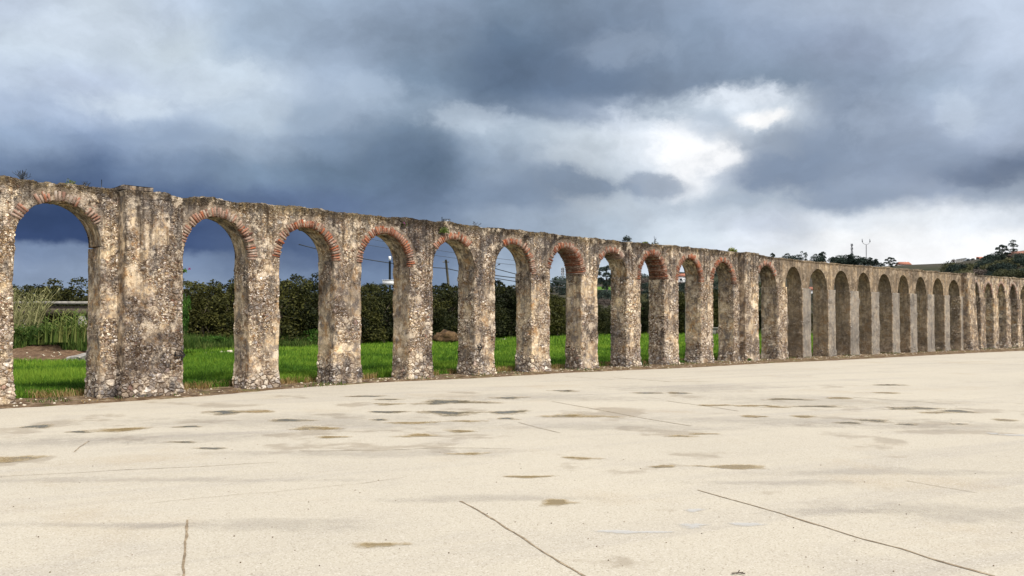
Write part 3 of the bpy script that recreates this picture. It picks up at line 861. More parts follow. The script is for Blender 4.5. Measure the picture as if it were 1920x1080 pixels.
def blades(name, X, Y, H, Wd, mat, lean=.35, z0=0.0, kind='stuff', parent=None, tone=None, zfun=None):
    n = len(X); a = RNG.uniform(0, 2 * math.pi, n)
    dx, dy = np.cos(a) * Wd / 2, np.sin(a) * Wd / 2
    b = RNG.uniform(0, 2 * math.pi, n); l = RNG.uniform(.1, 1, n) * lean * H
    lx, ly = np.cos(b) * l, np.sin(b) * l
    Zb = np.full(n, z0) if zfun is None else zfun
    V = np.empty((n, 5, 3))
    V[:, 0] = np.stack([X - dx, Y - dy, Zb], 1); V[:, 1] = np.stack([X + dx, Y + dy, Zb], 1)
    V[:, 2] = np.stack([X + dx * .8 + lx * .35, Y + dy * .8 + ly * .35, Zb + H * .6], 1)
    V[:, 3] = np.stack([X - dx * .8 + lx * .35, Y - dy * .8 + ly * .35, Zb + H * .6], 1)
    V[:, 4] = np.stack([X + lx, Y + ly, Zb + H * (1 - .3 * l / (H + 1e-6))], 1)
    k = np.arange(n)[:, None] * 5
    Q = k + np.array([[0, 1, 2, 3]]); Tn = k + np.array([[3, 2, 4]])
    t = RNG.uniform(0, 1, n) if tone is None else tone
    mk = np.zeros((n, 5, 4)); mk[..., 0] = t[:, None]; mk[..., 3] = 1
    o = mesh_np(name, V.reshape(-1, 3), [Q, Tn], mat, parent, False, mk.reshape(-1, 4))
    if kind: o['kind'] = kind
    return o
def sample_view(n, inv0, inv1, a0=-.60, a1=.40):
    az = RNG.uniform(a0, a1, n); d = 1 / RNG.uniform(inv1, inv0, n)
    return d * np.tan(az), d
# meadow grass
x, y = sample_view(520000, 1 / 15., 1 / 130.)
ok = inside(x, y); x, y = x[ok], y[ok]
pn = np.array([mnoise.noise(Vector((a * .25, b * .25, 0))) for a, b in zip(x, y)])
pn2 = np.array([mnoise.noise(Vector((a * .9, b * .9, 3))) for a, b in zip(x, y)])
h = (.17 + .09 * pn + .10 * pn2) * RNG.uniform(.5, 1.4, len(x)) * (1 + y / 160)
blades('meadow_grass', x, y, h, np.maximum(.012, y * .0007), M['grass'], .5, -.01, tone=np.clip(RNG.uniform(0, 1, len(x)) * .75 + .1 + pn * .7 - pn2 * .35 + .15 * np.clip((y - 24) / 30, -1, 1), 0, 1))
print('meadow blades', len(x))
# dry grass between meadow and wall, and on the verge
def along(n, p0, p1, o0, o1):
    s = RNG.uniform(s_of(p0), s_of(p1), n); o = RNG.uniform(o0, o1, n)
    p = W(s, o, 0.0); return p[:, 0], p[:, 1], s
def clumpy(x, y, f, thr):
    q = np.array([mnoise.noise(Vector((a * f, b * f, 5))) for a, b in zip(x, y)]); return q > thr
x, y, s = along(22000, -350, 1700, T + .1, T + .7); k = clumpy(x, y, 1.2, -.1); x, y = x[k], y[k]
blades('dry_grass', x, y, RNG.uniform(.05, .24, len(x)), np.full(len(x), .012), M['dry'], .8, .02)
x, y, s = along(26000, -350, 2000, -1.6, T + .3); k = clumpy(x, y, 1.6, .12); x, y, s = x[k], y[k], s[k]
# keep them off the pavement
X0, Y0, tx, ty = frame(s)
dd = np.array([np.hypot(ec[:, 0] - a, ec[:, 1] - b).min() for a, b in zip(X0, Y0)])
off = (x - X0) * (-ty) + (y - Y0) * tx
k = off > -dd; x, y = x[k], y[k]
blades('verge_litter', x, y, RNG.uniform(.01, .07, len(x)), np.full(len(x), .014), M['dry'], 1.6, .01)
x, y, s = along(14000, -350, 2000, -.5, T + .5); k = clumpy(x, y, .9, .12); x, y = x[k], y[k]
blades('verge_weeds', x, y, RNG.uniform(.03, .14, len(x)), np.full(len(x), .016), M['weed'], .9, .01)
# rank grass on the bank in front of the trees
BK = [(165, 664, 1.0), (390, 657, 1.3), (560, 652, 1.3), (720, 643, 1.5), (840, 637, 1.3), (950, 634, 1.0), (1050, 631, 1.0), (1210, 627, 1.0), (1345, 627, 1.0), (1480, 626, 1.0)]
bx = np.array([ground(a, b)[0] for a, b, _ in BK]); by = np.array([ground(a, b)[1] for a, b, _ in BK])
n = 60000; t = RNG.uniform(0, len(BK) - 1.001, n); i0 = t.astype(int); fr = t - i0
x = bx[i0] * (1 - fr) + bx[i0 + 1] * fr; y = by[i0] * (1 - fr) + by[i0 + 1] * fr
dp = RNG.uniform(-1.0, 1, n); y = y + np.where(dp < 0, dp * 1.2, dp * 7)
h = RNG.uniform(.3, 1.0, n) * np.clip(.6 + dp, .45, 1) * 1.25
blades('bank_weeds', x, y, h, np.full(n, .05), M['weed'], .4, -.02)
kk = clumpy(x, y, .35, .18) & (dp > -.2) & (dp < .6) & (RNG.uniform(0, 1, n) < .28)
blades('dry_stalks', x[kk], y[kk], RNG.uniform(.7, 1.5, kk.sum()), np.full(kk.sum(), .035), M['reed'], .35, -.02)

# stones on the verge --------------------------------------------------
def rock_geo(r, sq, seed, sub=2):
    bm = bmesh.new(); bmesh.ops.create_icosphere(bm, subdivisions=sub, radius=1)
    for v in bm.verts:
        q = v.co.copy(); d = 1 + .35 * fbm(q * 1.1 + Vector((seed, 0, 0)), 3)
        v.co = Vector((q.x * d * r, q.y * d * r * .8, q.z * d * r * sq))
    V = [tuple(v.co) for v in bm.verts]; Fc = [[v.index for v in f.verts] for f in bm.faces]; bm.free()
    return np.array(V), np.array(Fc)
def rubble(name, pts, sizes, mat, label=None):
    Vs, Fs, n = [], [], 0
    protos = [rock_geo(1, .6, q * 3.3, 1) for q in range(6)]
    for p, r in zip(pts, sizes):
        v, f = random.choice(protos); a = random.uniform(0, 6.28); c, s = math.cos(a), math.sin(a)
        v = np.stack([v[:, 0] * c - v[:, 1] * s, v[:, 0] * s + v[:, 1] * c, v[:, 2]], 1) * r + np.array(p)
        Vs.append(v); Fs.append(f + n); n += len(v)
    o = mesh_np(name, np.concatenate(Vs), np.concatenate(Fs), mat); return o
x, y, s = along(1500, -350, 2000, -1.4, T + .5)
X0, Y0, tx, ty = frame(s); off = (x - X0) * (-ty) + (y - Y0) * tx
dd = np.array([np.hypot(ec[:, 0] - a, ec[:, 1] - b).min() for a, b in zip(X0, Y0)])
k = off > -dd * .9; x, y = x[k], y[k]
o = rubble('verge_gravel', [(a, b, .02) for a, b in zip(x, y)], RNG.uniform(.012, .05, len(x)), M['rock']); o['kind'] = 'stuff'
# grit scattered on the pavement
px_, py_ = RNG.uniform(-100, 2000, 160), RNG.uniform(735, 1075, 160)
g_ = [ground(a, b) for a, b in zip(px_, py_)]
o = rubble('pavement_grit', [(a, b, .004) for a, b in g_], RNG.uniform(.003, .008, 160), M['verge']); o['kind'] = 'stuff'

# ------------------------------------------------------------------ pavement joints and puddles
def strip(px_pts, w, name='crack', mat='crack', z=.004, jit=.02):
    P = [Vector((*ground(a, b), z)) for a, b in px_pts]
    pts = []
    for a, b in zip(P[:-1], P[1:]):
        n = max(2, int((b - a).length / .04))
        for t in np.linspace(0, 1, n, endpoint=False): pts.append(a.lerp(b, t))
    pts.append(P[-1]); V = []
    for i, p in enumerate(pts):
        d = (pts[min(i + 1, len(pts) - 1)] - pts[max(i - 1, 0)]).normalized(); n = Vector((-d.y, d.x, 0))
        ww = w * (.35 + .9 * abs(fbm((p.x * 3, p.y * 3, 1), 3)) + .3)
        c = p + n * jit * fbm((p.x * 1.5, p.y * 1.5, 7), 4)
        V += [tuple(c + n * ww / 2), tuple(c - n * ww / 2)]
    n = len(pts); i = np.arange(n - 1)[:, None] * 2
    o = mesh_np(name, V, i + np.array([[1, 3, 2, 0]]), M[mat])
    if o.data.polygons[0].normal.z < 0: o.data.flip_normals()
    o['kind'] = 'structure'
strip([(352, 975), (348, 1000), (349, 1030), (344, 1060), (343, 1100)], .020)
strip([(862, 940), (905, 963), (965, 998), (1020, 1037), (1095, 1082), (1130, 1105)], .021)
strip([(1308, 919), (1370, 937), (1460, 962), (1540, 987), (1620, 1012), (1690, 1030), (1760, 1052), (1830, 1072), (1960, 1110)], .022)
strip([(1035, 753), (1120, 768), (1200, 783), (1295, 799)], .026)
strip([(972, 792), (1010, 802), (1050, 812)], .018)
strip([(1250, 752), (1320, 761), (1385, 771)], .03)
strip([(1600, 745), (1700, 752), (1790, 758)], .03)
strip([(1700, 902), (1760, 912), (1830, 924)], .012)
strip([(140, 848), (150, 838), (168, 827)], .02)
strip([(1150, 708), (1260, 716), (1340, 715)], .04)
strip([(1060, 706), (1150, 712)], .03)
strip([(0, 893), (120, 889), (240, 881), (400, 874), (520, 866)], .012, jit=.05)
strip([(560, 846), (700, 845), (830, 840), (960, 842)], .016, jit=.05)
strip([(280, 945), (420, 930), (640, 912), (760, 895)], .006, jit=.08)

def stain_mat(name, core, fringe, wet):
    """soft edged stain: opaque only where the mark is strongest, ragged by noise"""
    m, N, b, out = new_mat(name); P = posn(N)
    att = N.node('ShaderNodeVertexColor'); att.layer_name = 'mask'
    s = N.node('ShaderNodeSeparateColor'); N.l.new(att.outputs[0], s.inputs[0])
    n = N.math('ADD', N.noise(P, 2.6, 6, .62), N.math('MULTIPLY', N.noise(P, 11, 5, .7), .5))
    f = N.math('ADD', s.outputs[0], N.math('MULTIPLY', N.math('SUBTRACT', n, .75), 1.9))
    c = N.mix(N.rng(f, .42, .58), fringe, core)
    N.set(b.inputs['Base Color'], c)
    N.set(b.inputs['Roughness'], N.rng(f, .45, .6, .9, .22 if wet else .8)); b.inputs['Specular IOR Level'].default_value = .35
    al = N.math('ADD', N.rng(f, .12, .40, 0, .45), N.rng(f, .42, .52, 0, .5))
    N.set(b.inputs['Alpha'], N.math('MULTIPLY', al, N.rng(s.outputs[0], 0, .15)))
    return m
M['st_dark'] = stain_mat('rainwater_film', (.135, .115, .07), (.36, .29, .19), True)
M['st_ochre'] = stain_mat('silt_film', (.24, .175, .08), (.40, .32, .20), True)
M['st_lime'] = stain_mat('lime_film', (.50, .49, .47), (.44, .42, .38), False)
M['st_grey'] = stain_mat('damp_grime', (.33, .30, .265), (.33, .30, .265), False)
def soften(mat, mx, lo, hi):
    N = NT(mat.node_tree); b = [n for n in N.n if n.type == 'BSDF_PRINCIPLED'][0]
    src = b.inputs['Base Color'].links[0].from_node.inputs[0].links[0].from_node.inputs[0].links[0].from_socket
    att = [n for n in N.n if n.type == 'VERTEX_COLOR'][0].outputs[0]
    N.set(b.inputs['Alpha'], N.math('MULTIPLY', N.rng(src, lo, hi, 0, mx, smooth=True), N.rng(N.sep(att)[0], 0, .4, smooth=True)))
soften(M['st_grey'], .22, .0, 1.0); soften(M['st_lime'], .6, .25, .75)
def patch(px, py, hw, hh, name, mat, z, seed, rag=.55):
    cx, cy = ground(px, py); d = cy / F
    rx = hw * d; _, yn = ground(px, py + hh); _, yf = ground(px, py - hh); ry = (yf - yn) / 2
    n = 28; rings = [.35, .7, 1.0, 1.35, 1.75]; V = [(cx, cy, z)]; mk = [1.0]
    for r in rings:
        for k in range(n):
            a = 2 * math.pi * k / n
            q = r * (1 + .35 * math.sin(2 * a + seed) * .4 + .18 * math.sin(3 * a + seed * 2.1))
            V.append((cx + rx * q * math.cos(a), cy + ry * q * math.sin(a), z)); mk.append(max(0.0, 1 - r / 1.75))
    Tn = np.array([[0, 1 + k, 1 + (k + 1) % n] for k in range(n)]); Q = []
    for i in range(len(rings) - 1):
        for k in range(n):
            k2 = (k + 1) % n; Q.append([1 + i * n + k, 1 + (i + 1) * n + k, 1 + (i + 1) * n + k2, 1 + i * n + k2])
    o = mesh_np(name, V, [np.array(Q), Tn], M[mat], None, False, np.array(mk)); o['kind'] = 'structure'
PUD = [(433, 773, 28, 3.2, 0), (480, 772, 20, 1.5, 1), (73, 800, 18, 2.2, 0), (840, 754, 32, 3, 0), (845, 775, 30, 3, 0), (950, 773, 26, 2.2, 0), (905, 755, 20, 1.3, 0), (590, 803, 25, 2.4, 1),
       (620, 820, 18, 1.5, 1), (398, 841, 17, 1.3, 0), (340, 829, 17, 1.2, 0), (355, 800, 13, 1.3, 0), (543, 788, 22, 2, 0), (22, 860, 34, 4, 1), (225, 806, 28, 3.2, 1), (148, 810, 14, 1.2, 0),
       (1046, 943, 22, 3.6, 1), (703, 1022, 27, 3.6, 1), (1385, 876, 32, 2.8, 1), (1246, 875, 14, 1.3, 1), (1313, 874, 15, 1.2, 1), (1094, 860, 21, 2, 1), (1005, 894, 30, 1.6, 1), (1790, 771, 20, 2.2, 0),
       (1715, 766, 36, 1.8, 0), (1755, 774, 20, 1.2, 1), (1640, 789, 18, 2, 0), (1592, 793, 18, 1.3, 0), (1480, 749, 24, 1.5, 0), (1412, 781, 16, 1.2, 1), (1508, 781, 14, 1.4, 1), (1530, 762, 30, 1.5, 0), (1450, 763, 16, 1.2, 1),
       (782, 817, 24, 2.2, 1), (866, 809, 18, 1.8, 1), (770, 793, 32, 1.4, 1), (870, 790, 28, 1.3, 1), (1275, 818, 18, 1.2, 1), (1318, 814, 18, 1.1, 1), (728, 773, 20, 1.6, 0), (710, 787, 12, 1.3, 0), (690, 743, 22, 1.0, 0),
       (728, 749, 16, 1.2, 0), (728, 758, 18, 1.2, 1), (955, 746, 20, 1.4, 0), (952, 785, 12, 1.4, 0), (1270, 737, 15, 1.2, 0), (1215, 737, 20, 1, 0), (1060, 733, 18, 1.0, 0), (1060, 780, 24, 2, 1), (1120, 781, 26, 1.6, 1),
       (1380, 781 + 1, 1, 1, 1), (1405, 749 + 12, 20, 1.2, 1), (1660, 737, 22, 1.0, 1), (1575, 747, 16, 1, 1), (1800, 795, 10, 1.2, 0), (385, 756 - 30, 16, .9, 0), (878, 851, 22, 1.5, 1), (1665, 722, 20, .9, 0), (1885, 788, 14, 1.6, 1), (1340, 780 - 20, 20, 1, 1),
       (1700, 758 + 38, 12, 1.2, 0), (640, 769, 1, 1, 0), (530, 756 + 8, 1, 1, 0)]
for q, (a, b_, hw, hh, kd) in enumerate(PUD):
    if hw < 5: continue
    patch(a, b_, hw * 1.3, hh * 1.15, 'puddle', 'st_ochre' if kd else 'st_dark', .004 + (q % 5) * .0006, q * 2.3)
for q, (a, b_, hw, hh) in enumerate([(1300, 986, 30, 5), (1390, 983, 34, 3.4), (1300, 957, 16, 3), (1905, 816, 26, 1.6), (1862, 813, 14, 1.4), (1180, 998, 60, 3)]):
    patch(a, b_, hw, hh, 'lime_splash', 'st_lime', .0035, q * 3.1)
# broad damp and grimy bands
for q, (a, b_, hw, hh) in enumerate([(1300, 728, 150, 6), (560, 790, 260, 14), (1560, 752, 200, 8), (300, 820, 220, 8), (1650, 885, 180, 7), (1800, 960, 200, 16), (700, 850, 260, 6), (250, 900, 300, 5), (1500, 790, 220, 7),
     (480, 985, 200, 9), (900, 935, 170, 6), (180, 985, 160, 6), (1150, 800, 200, 6), (1560, 960, 120, 6), (1780, 800, 180, 7), (1000, 745, 200, 6), (100, 830, 160, 6), (1480, 905, 120, 5)]):
    patch(a, b_, hw, hh, 'damp_stain', 'st_grey', .002 + (q % 4) * .0003, q * 1.9)
# ------------------------------------------------------------------ trees
def leaf_cloud(lobes, n, size, flat=1.0, shell=.35, squash=1.0):
    """lobes: (x,y,z,r); leaves as small random quads near the lobe skins"""
    L = np.array(lobes); w = L[:, 3] ** 2; w = w / w.sum()
    idx = RNG.choice(len(L), n, p=w)
    d = RNG.normal(size=(n, 3)); d /= np.linalg.norm(d, axis=1)[:, None]
    d[:, 2] = np.where(d[:, 2] < -.5, -d[:, 2], d[:, 2])
    r = L[idx, 3] * (1 - shell * RNG.uniform(0, 1, n) ** 1.4 + .10 * RNG.normal(size=n))
    C = L[idx, :3] + d * r[:, None] * np.array([1, 1, squash])
    a = RNG.normal(size=(n, 3)); a /= np.linalg.norm(a, axis=1)[:, None]
    a[:, 2] *= flat; b = np.cross(a, RNG.normal(size=(n, 3))); b /= np.linalg.norm(b, axis=1)[:, None]
    sz = size * RNG.uniform(.55, 1.35, n)[:, None]
    a = a * sz; b = b * sz * .55
    V = np.stack([C - a * .5, C + b * .5, C + a * .5, C - b * .5], 1)
    return V.reshape(-1, 3), np.arange(n * 4).reshape(-1, 4), idx
def make_tree(name, lobes, n, size, mat, trunk_pts, trunk_r, limbs=True, loc=(0, 0, 0), squash=1.0, crown='crown', shell=.35):
    t = empty(name, loc)
    V, Q, idx = leaf_cloud(lobes, n, size, 1, shell, squash)
    lt = RNG.uniform(0, 1, len(lobes)); tone = np.clip(lt[idx] * .55 + RNG.uniform(0, .55, n), 0, 1)
    mk = np.zeros((n, 4, 4)); mk[..., 0] = tone[:, None]; mk[..., 3] = 1
    mesh_np(crown, V, Q, mat, t, False, mk.reshape(-1, 4))
    mb = MB(); mb.tube(trunk_pts, trunk_r, 7)
    if limbs:
        base = Vector(trunk_pts[-2])
        for l in lobes[:14]: mb.tube([base, (base + Vector(l[:3])) / 2 + Vector((0, 0, .05)), Vector(l[:3])], [trunk_r[-1] * .8, trunk_r[-1] * .5, trunk_r[-1] * .2], 5)
    mb.build('trunk', M['bark'], t, True)
    return t
def copy_tree(o, parent=None):
    c = o.copy(); COL.objects.link(c); c.parent = parent
    for ch in o.children: copy_tree(ch, c)
    return c
def bushy_lobes(h, w, n, seed):
    r = random.Random(seed); L = []
    for k in range(n):
        z = r.uniform(.12, .92) * h; env = w * math.sqrt(max(.1, 1 - (abs(z / h - .42) / .62) ** 2))
        a = r.uniform(0, 6.28); q = r.uniform(.25, .85) * env
        L.append((q * math.cos(a), q * math.sin(a), z, r.uniform(.2, .36) * w * (1.2 - .5 * z / h)))
    L.append((0, 0, h * .5, w * .7)); L.append((0, 0, h * .25, w * .75)); return L
protos = []
for q in range(4):
    h = 5.0; w = (2.0, 2.3, 1.8, 2.2)[q]
    protos.append(make_tree('evergreen_tree', bushy_lobes(h, w, 26, q + 3), 8500, .17, M['bush'], [(0, 0, -.1), (.05, 0, .8), (.1, .05, 2.2), (.1, .05, 3.2)], [.16, .13, .09, .05]))
# line of the hedge: picture column, row of the crown tops, distance
HL = [(-170, 520, 52), (-60, 521, 50), (30, 522, 54), (95, 523, 56), (150, 522, 55), (210, 522, 56), (270, 522, 56), (330, 526, 57), (380, 529, 57), (420, 526, 58), (470, 524, 59), (530, 518, 60), (575, 516, 61), (625, 522, 63), (675, 528, 65), (715, 530, 68),
      (760, 534, 72), (800, 533, 75), (840, 529, 80), (880, 527, 84), (920, 524, 88), (955, 523, 91), (1000, 530, 96), (1045, 546, 100), (1085, 548, 104), (1125, 562, 108), (1165, 565, 112), (1210, 560, 116), (1245, 548, 118), (1285, 538, 120), (1325, 540, 122), (1360, 545, 124), (1400, 556, 126), (1440, 566, 128), (1500, 572, 130), (1560, 575, 134)]
cnt = 0
def lbl_for(px, row):
    side = 'rounded dark evergreen tree'
    gaps = [(25, 160, 'first arch'), (343, 437, 'second arch'), (524, 599, 'third arch'), (678, 738, 'fourth arch'), (811, 862, 'fifth arch'),
            (928, 968, 'sixth arch'), (1031, 1062, 'seventh arch'), (1121, 1146, 'eighth arch'), (1201, 1221, 'ninth arch'), (1272, 1289, 'tenth arch'), (1337, 1352, 'eleventh arch')]
    return side, gaps
seen = {}
for q, (a, row, Y) in enumerate(HL):
    for rr in range(2):
        YY = Y + rr * 4.5 + random.uniform(-.8, .8); aa = a + (28 if rr else 0) * 60 / Y + random.uniform(-6, 6)
        if rr and random.random() < .15: continue
        top = at(aa, row + random.uniform(-7, 8) + (3 if rr else 0), YY)
        src = protos[cnt % 4]; t = src if cnt < 4 else copy_tree(src)
        sc = (top.z + .3) / 5.0
        wd = max(sc, 1.0) * random.uniform(.95, 1.2)
        t.location = (top.x, YY, -.1); t.scale = (wd, wd, sc * .95); t.rotation_euler = (0, 0, random.uniform(0, 6.28))
        best = None
        for g0, g1, nm in lbl_for(a, row)[1]:
            if g0 - 22 <= aa <= g1 + 22: best = nm
        rowname = 'front' if rr == 0 else 'back'
        if best:
            key = (best, rr); c = seen.get(key, 0); seen[key] = c + 1
            side = ('leftmost', 'second from left', 'third from left', 'fourth from left')[min(c, 3)]
            lab = 'dark evergreen, %s in the %s row, seen through the %s' % (side, rowname, best)
        else:
            lab = 'dark evergreen of the %s row of the belt, largely hidden behind the stone piers' % rowname
        tag(t, lab, 'tree', 'dark evergreen trees lining the far side of the meadow'); cnt += 1
print('hedge trees', cnt)

# brighter shrubs at the foot of the belt
gs = make_tree('green_shrub', bushy_lobes(1.6, 1.0, 12, 21), 3500, .12, M['bush_green'], [(0, 0, -.1), (0, 0, .5), (.03, 0, .9)], [.05, .04, .02])
GS = [(357, 650, 1.6, 1.3, 'bright green shrub beside the right edge of the big buttress, in the second arch'), (350, 575, 0, 0, None), (400, 655, .9, 1.2, 'low green shrub beside the pale stones in the second arch'),
      (545, 648, 1.1, 1.2, 'small shrub at the left of the third arch'), (590, 650, 1.3, 1.3, 'low shrub right of centre in the third arch'), (1203, 625, 4.2, 3.2, 'bright green shrub behind the ninth arch'), (700, 640, 1.2, 1.4, 'low shrub at the tree foot in the fourth arch')]
first = True
for a, b_, h, w, lab in GS:
    if not lab: continue
    t = gs if first else copy_tree(gs); first = False
    gx, gy = ground(a, b_); t.location = (gx, gy, 0); t.scale = (w, w, h / 1.6); t.rotation_euler = (0, 0, a)
    tag(t, lab, 'shrub', 'green shrubs at the foot of the tree belt')
# tall narrow shrub against the second arch
t = copy_tree(gs); p = at(341, 654, 55); t.location = (p.x, 55, 0); t.scale = (.55, .55, 2.3)
tag(t, 'tall narrow green bush at the left side of the second arch opening', 'shrub', 'green shrubs at the foot of the tree belt')

# ------------------------------------------------------------------ far hill: pines, scrub, houses, masts
def hz(x, y): return terrain_z(x, y)
def pine_lobes(seed, h=12.0):
    r = random.Random(seed); L = []
    for k in range(16):
        z = h * (.35 + .62 * k / 16); a = r.uniform(0, 6.28); q = r.uniform(.4, 1) * 3.0 * (1.15 - z / h)
        L.append((q * math.cos(a), q * math.sin(a), z, r.uniform(.9, 1.7) * (1.25 - .6 * z / h)))
    return L
P1 = make_tree('pine_tree', pine_lobes(2), 1500, .75, M['pine'], [(0, 0, -1), (.1, 0, 5), (.2, .1, 11)], [.35, .25, .1])
P2 = make_tree('pine_tree', [(0, 0, 6, 3.4), (2.2, 0, 7.5, 2.2), (-2.4, 1, 7, 2.4), (.5, -1, 9, 2.2), (-1, 0, 4, 3.2), (1.5, 1, 4, 2.8)], 1500, .75, M['pine'], [(0, 0, -1), (.1, 0, 4), (.2, .1, 8)], [.35, .25, .1])
P3 = make_tree('umbrella_pine', [(-5.5, 0, 10.5, 1.5), (-3.6, 1, 13.5, 1.9), (-1, 0, 15.5, 1.9), (1.8, 0, 14.8, 2.0), (4.2, 1, 12.8, 1.8), (6.2, 0, 10, 1.3), (0, 1, 12, 2.1), (-2.5, 0, 10, 1.9), (3, 0, 9.6, 1.8), (0, 0, 8, 2.0), (-6.6, 0, 7.4, 1.1), (.8, 0, 6, 1.6), (5.2, 0, 7.6, 1.0)], 5200, .62, M['pine'],
               [(0, 0, -1), (.2, 0, 5), (0, 0, 9), (.3, 0, 12)], [.55, .45, .3, .15], squash=.75)
P4 = make_tree('thin_pine', [(0, 0, 9, 1.6), (1.8, 0, 12, 1.5), (-1.9, 0, 13.2, 1.4), (.4, 0, 15.2, 1.2), (2.4, 0, 9, 1.1)], 700, .6, M['pine'], [(0, 0, -1), (.1, 0, 8), (.2, .1, 15)], [.3, .22, .1])
S1 = make_tree('scrub_bush', bushy_lobes(5.0, 4.2, 12, 33), 1400, .6, M['olive'], [(0, 0, -.5), (0, 0, 1.5), (.1, 0, 2.5)], [.3, .2, .1])
S2 = make_tree('scrub_bush', bushy_lobes(5.0, 4.2, 12, 37), 1400, .6, M['pine'], [(0, 0, -.5), (0, 0, 1.5), (.1, 0, 2.5)], [.3, .2, .1])
S3 = make_tree('scrub_bush', bushy_lobes(5.0, 4.2, 12, 41), 1100, .55, M['grey_scrub'], [(0, 0, -.5), (0, 0, 1.5), (.1, 0, 2.5)], [.3, .2, .1])
used = set()
def put(src, px, toprow, Y, hs, lab, cat, grp, wide=1.0, base=None):
    """hs: own height of the prototype"""
    t = src if src.name not in used else copy_tree(src); used.add(src.name)
    p = at(px, toprow, Y); zb = hz(p.x, Y) if base is None else base
    h = max(1.5, p.z - zb); sc = h / hs
    t.location = (p.x, Y, zb - .2); t.scale = (sc * wide, sc * wide, sc); t.rotation_euler = (0, 0, (px * 7) % 6.28)
    if lab in ('umbrella',): pass
    tag(t, lab, cat, grp); return t
GP = 'dark pines on the skyline above the aqueduct'
for k, (a, row, src, hs, wd, lab) in enumerate([
    (1449, 474, P1, 12, .8, 'small dark pine tip showing left of the ridge pines'), (1478, 475, P2, 11, 1.0, 'low dark pine leftmost above the plastered bays'), (1492, 478, P2, 11, 1, 'dark bushy pine just left of the thin bare pine'),
    (1504, 471, P4, 16, .9, 'thin sparse pine, left of its twin'), (1511, 473, P4, 16, .8, 'thin sparse pine, right of its twin'), (1530, 476, P2, 11, .9, 'dark pine left of the pointed pair'), (1541, 472, P1, 12, 1.2, 'pointed dark pine right of the two thin ones'),
    (1562, 481, P1, 12, .8, 'very small pine in the gap of the ridge line'), (1570, 479, P2, 11, 1.0, 'dark pine left of the lattice mast'), (1580, 478, P2, 11, 1.2, 'broad dark pine nearest left of the lattice mast'), (1594, 476, P1, 12, 1.2, 'pointed pine in front of the lattice mast'),
    (1604, 480, P2, 11, 1.3, 'round dark pine right of the lattice mast'), (1615, 482, P2, 11, 1.3, 'round dark pine left of the slender antenna pole'), (1627, 485, P2, 11, 1.2, 'dark pine at the foot of the slender antenna pole'),
    (1632, 482, P1, 12, .9, 'pointed pine right of the slender antenna pole'), (1643, 485, P1, 12, 1.1, 'pine two right of the slender antenna pole'), (1652, 492, P2, 11, 1.0, 'lowest pine at the right end of the dark row'), (1588, 484, P2, 11, 1.4, 'low wide pine filling the middle of the row'), (1636, 490, P2, 11, 1.4, 'low wide pine filling the right of the row')]):
    put(src, a, row, 690 + (k * 13) % 30, hs, lab, 'tree', GP, wd * (1.6 if a > 1555 else 1.15))
t = put(P3, 1670, 481.5, 500, 17, 'umbrella shaped pine with tiered crown left of the first red roofed house', 'tree', None, 1.15); t.rotation_euler = (0, 0, 0)
t = put(P3, 1880, 458, 440, 17, 'tall open pine with the larger crown standing on the hill at right', 'tree', None, 1.0); t.rotation_euler = (0, 0, .2)
t = put(P4, 1899, 450, 440, 16, 'tall leaning open pine right of the larger hill pine', 'tree', None, 1.5)
t = put(P3, 1925, 463, 520, 17, 'pine cut by the right edge of the picture', 'tree', None, 1.0)
t = put(P3, 1138, 497, 330, 17, 'dark umbrella pine seen through the eighth arch', 'tree', None, 1.1)
t = put(S2, 1052, 520, 420, 5, 'round dark tree on the hill seen through the seventh arch', 'tree', None, 1.4)
ORD0 = ['second from left', 'third from left', 'fourth from left', 'leftmost', 'fifth from left', 'sixth from left', 'seventh from left', 'eighth from left', 'ninth from left', 'tenth from left', 'rightmost', 'second from right']
# dark conifer mass behind arches ten to thirteen
for k, (a, row, Y) in enumerate([(1348, 499, 500), (1358, 503, 500), (1366, 500, 505), (1342, 512, 470), (1424, 505, 500), (1432, 503, 500), (1440, 508, 495), (1480, 510, 490), (1490, 512, 480), (1530, 512, 490), (1575, 515, 500), (1545, 515, 480)]):
    put(P2, a, row, Y, 11, 'dark pine, %s of those on the slope behind the %s' % (ORD0[k], 'later arches'), 'tree', 'dark pines on the slope behind the later arches', 1.2)
rr = random.Random(5)
NM = {'olive': 'olive green', 'pine': 'dark green', 'grey': 'bare brown'}
ORD = ['leftmost', 'second from left', 'third from left', 'fourth from left', 'fifth from left', 'sixth from left', 'seventh from left', 'eighth from left', 'ninth from left', 'tenth from left', 'eleventh from left', 'twelfth from left', 'thirteenth from left', 'fourteenth from left', 'fifteenth from left', 'sixteenth from left']
REG = [(1119, 1149, 528, 572, 11, 'seen through the eighth arch'), (1199, 1224, 526, 575, 12, 'seen through the ninth arch'), (1270, 1292, 526, 575, 9, 'seen through the tenth arch'),
       (1335, 1354, 535, 585, 7, 'seen through the eleventh arch'), (1417, 1433, 535, 590, 7, 'seen through the twelfth arch'), (1473, 1483, 535, 590, 4, 'seen through the first plastered bay'),
       (1515, 1530, 545, 590, 4, 'seen through the second plastered bay'), (1058, 1068, 538, 550, 2, 'seen through the seventh arch'),
       (1852, 1935, 480, 490, 10, 'in the top row on the hill at right'), (1838, 1935, 491, 500, 13, 'in the second row on the hill at right'), (1815, 1935, 501, 509, 14, 'in the third row above the wall at right'), (1790, 1935, 510, 519, 16, 'in the lowest row just above the wall at right'),
       (1776, 1800, 500, 506, 3, 'on the ridge above the end of the plastered bays')]
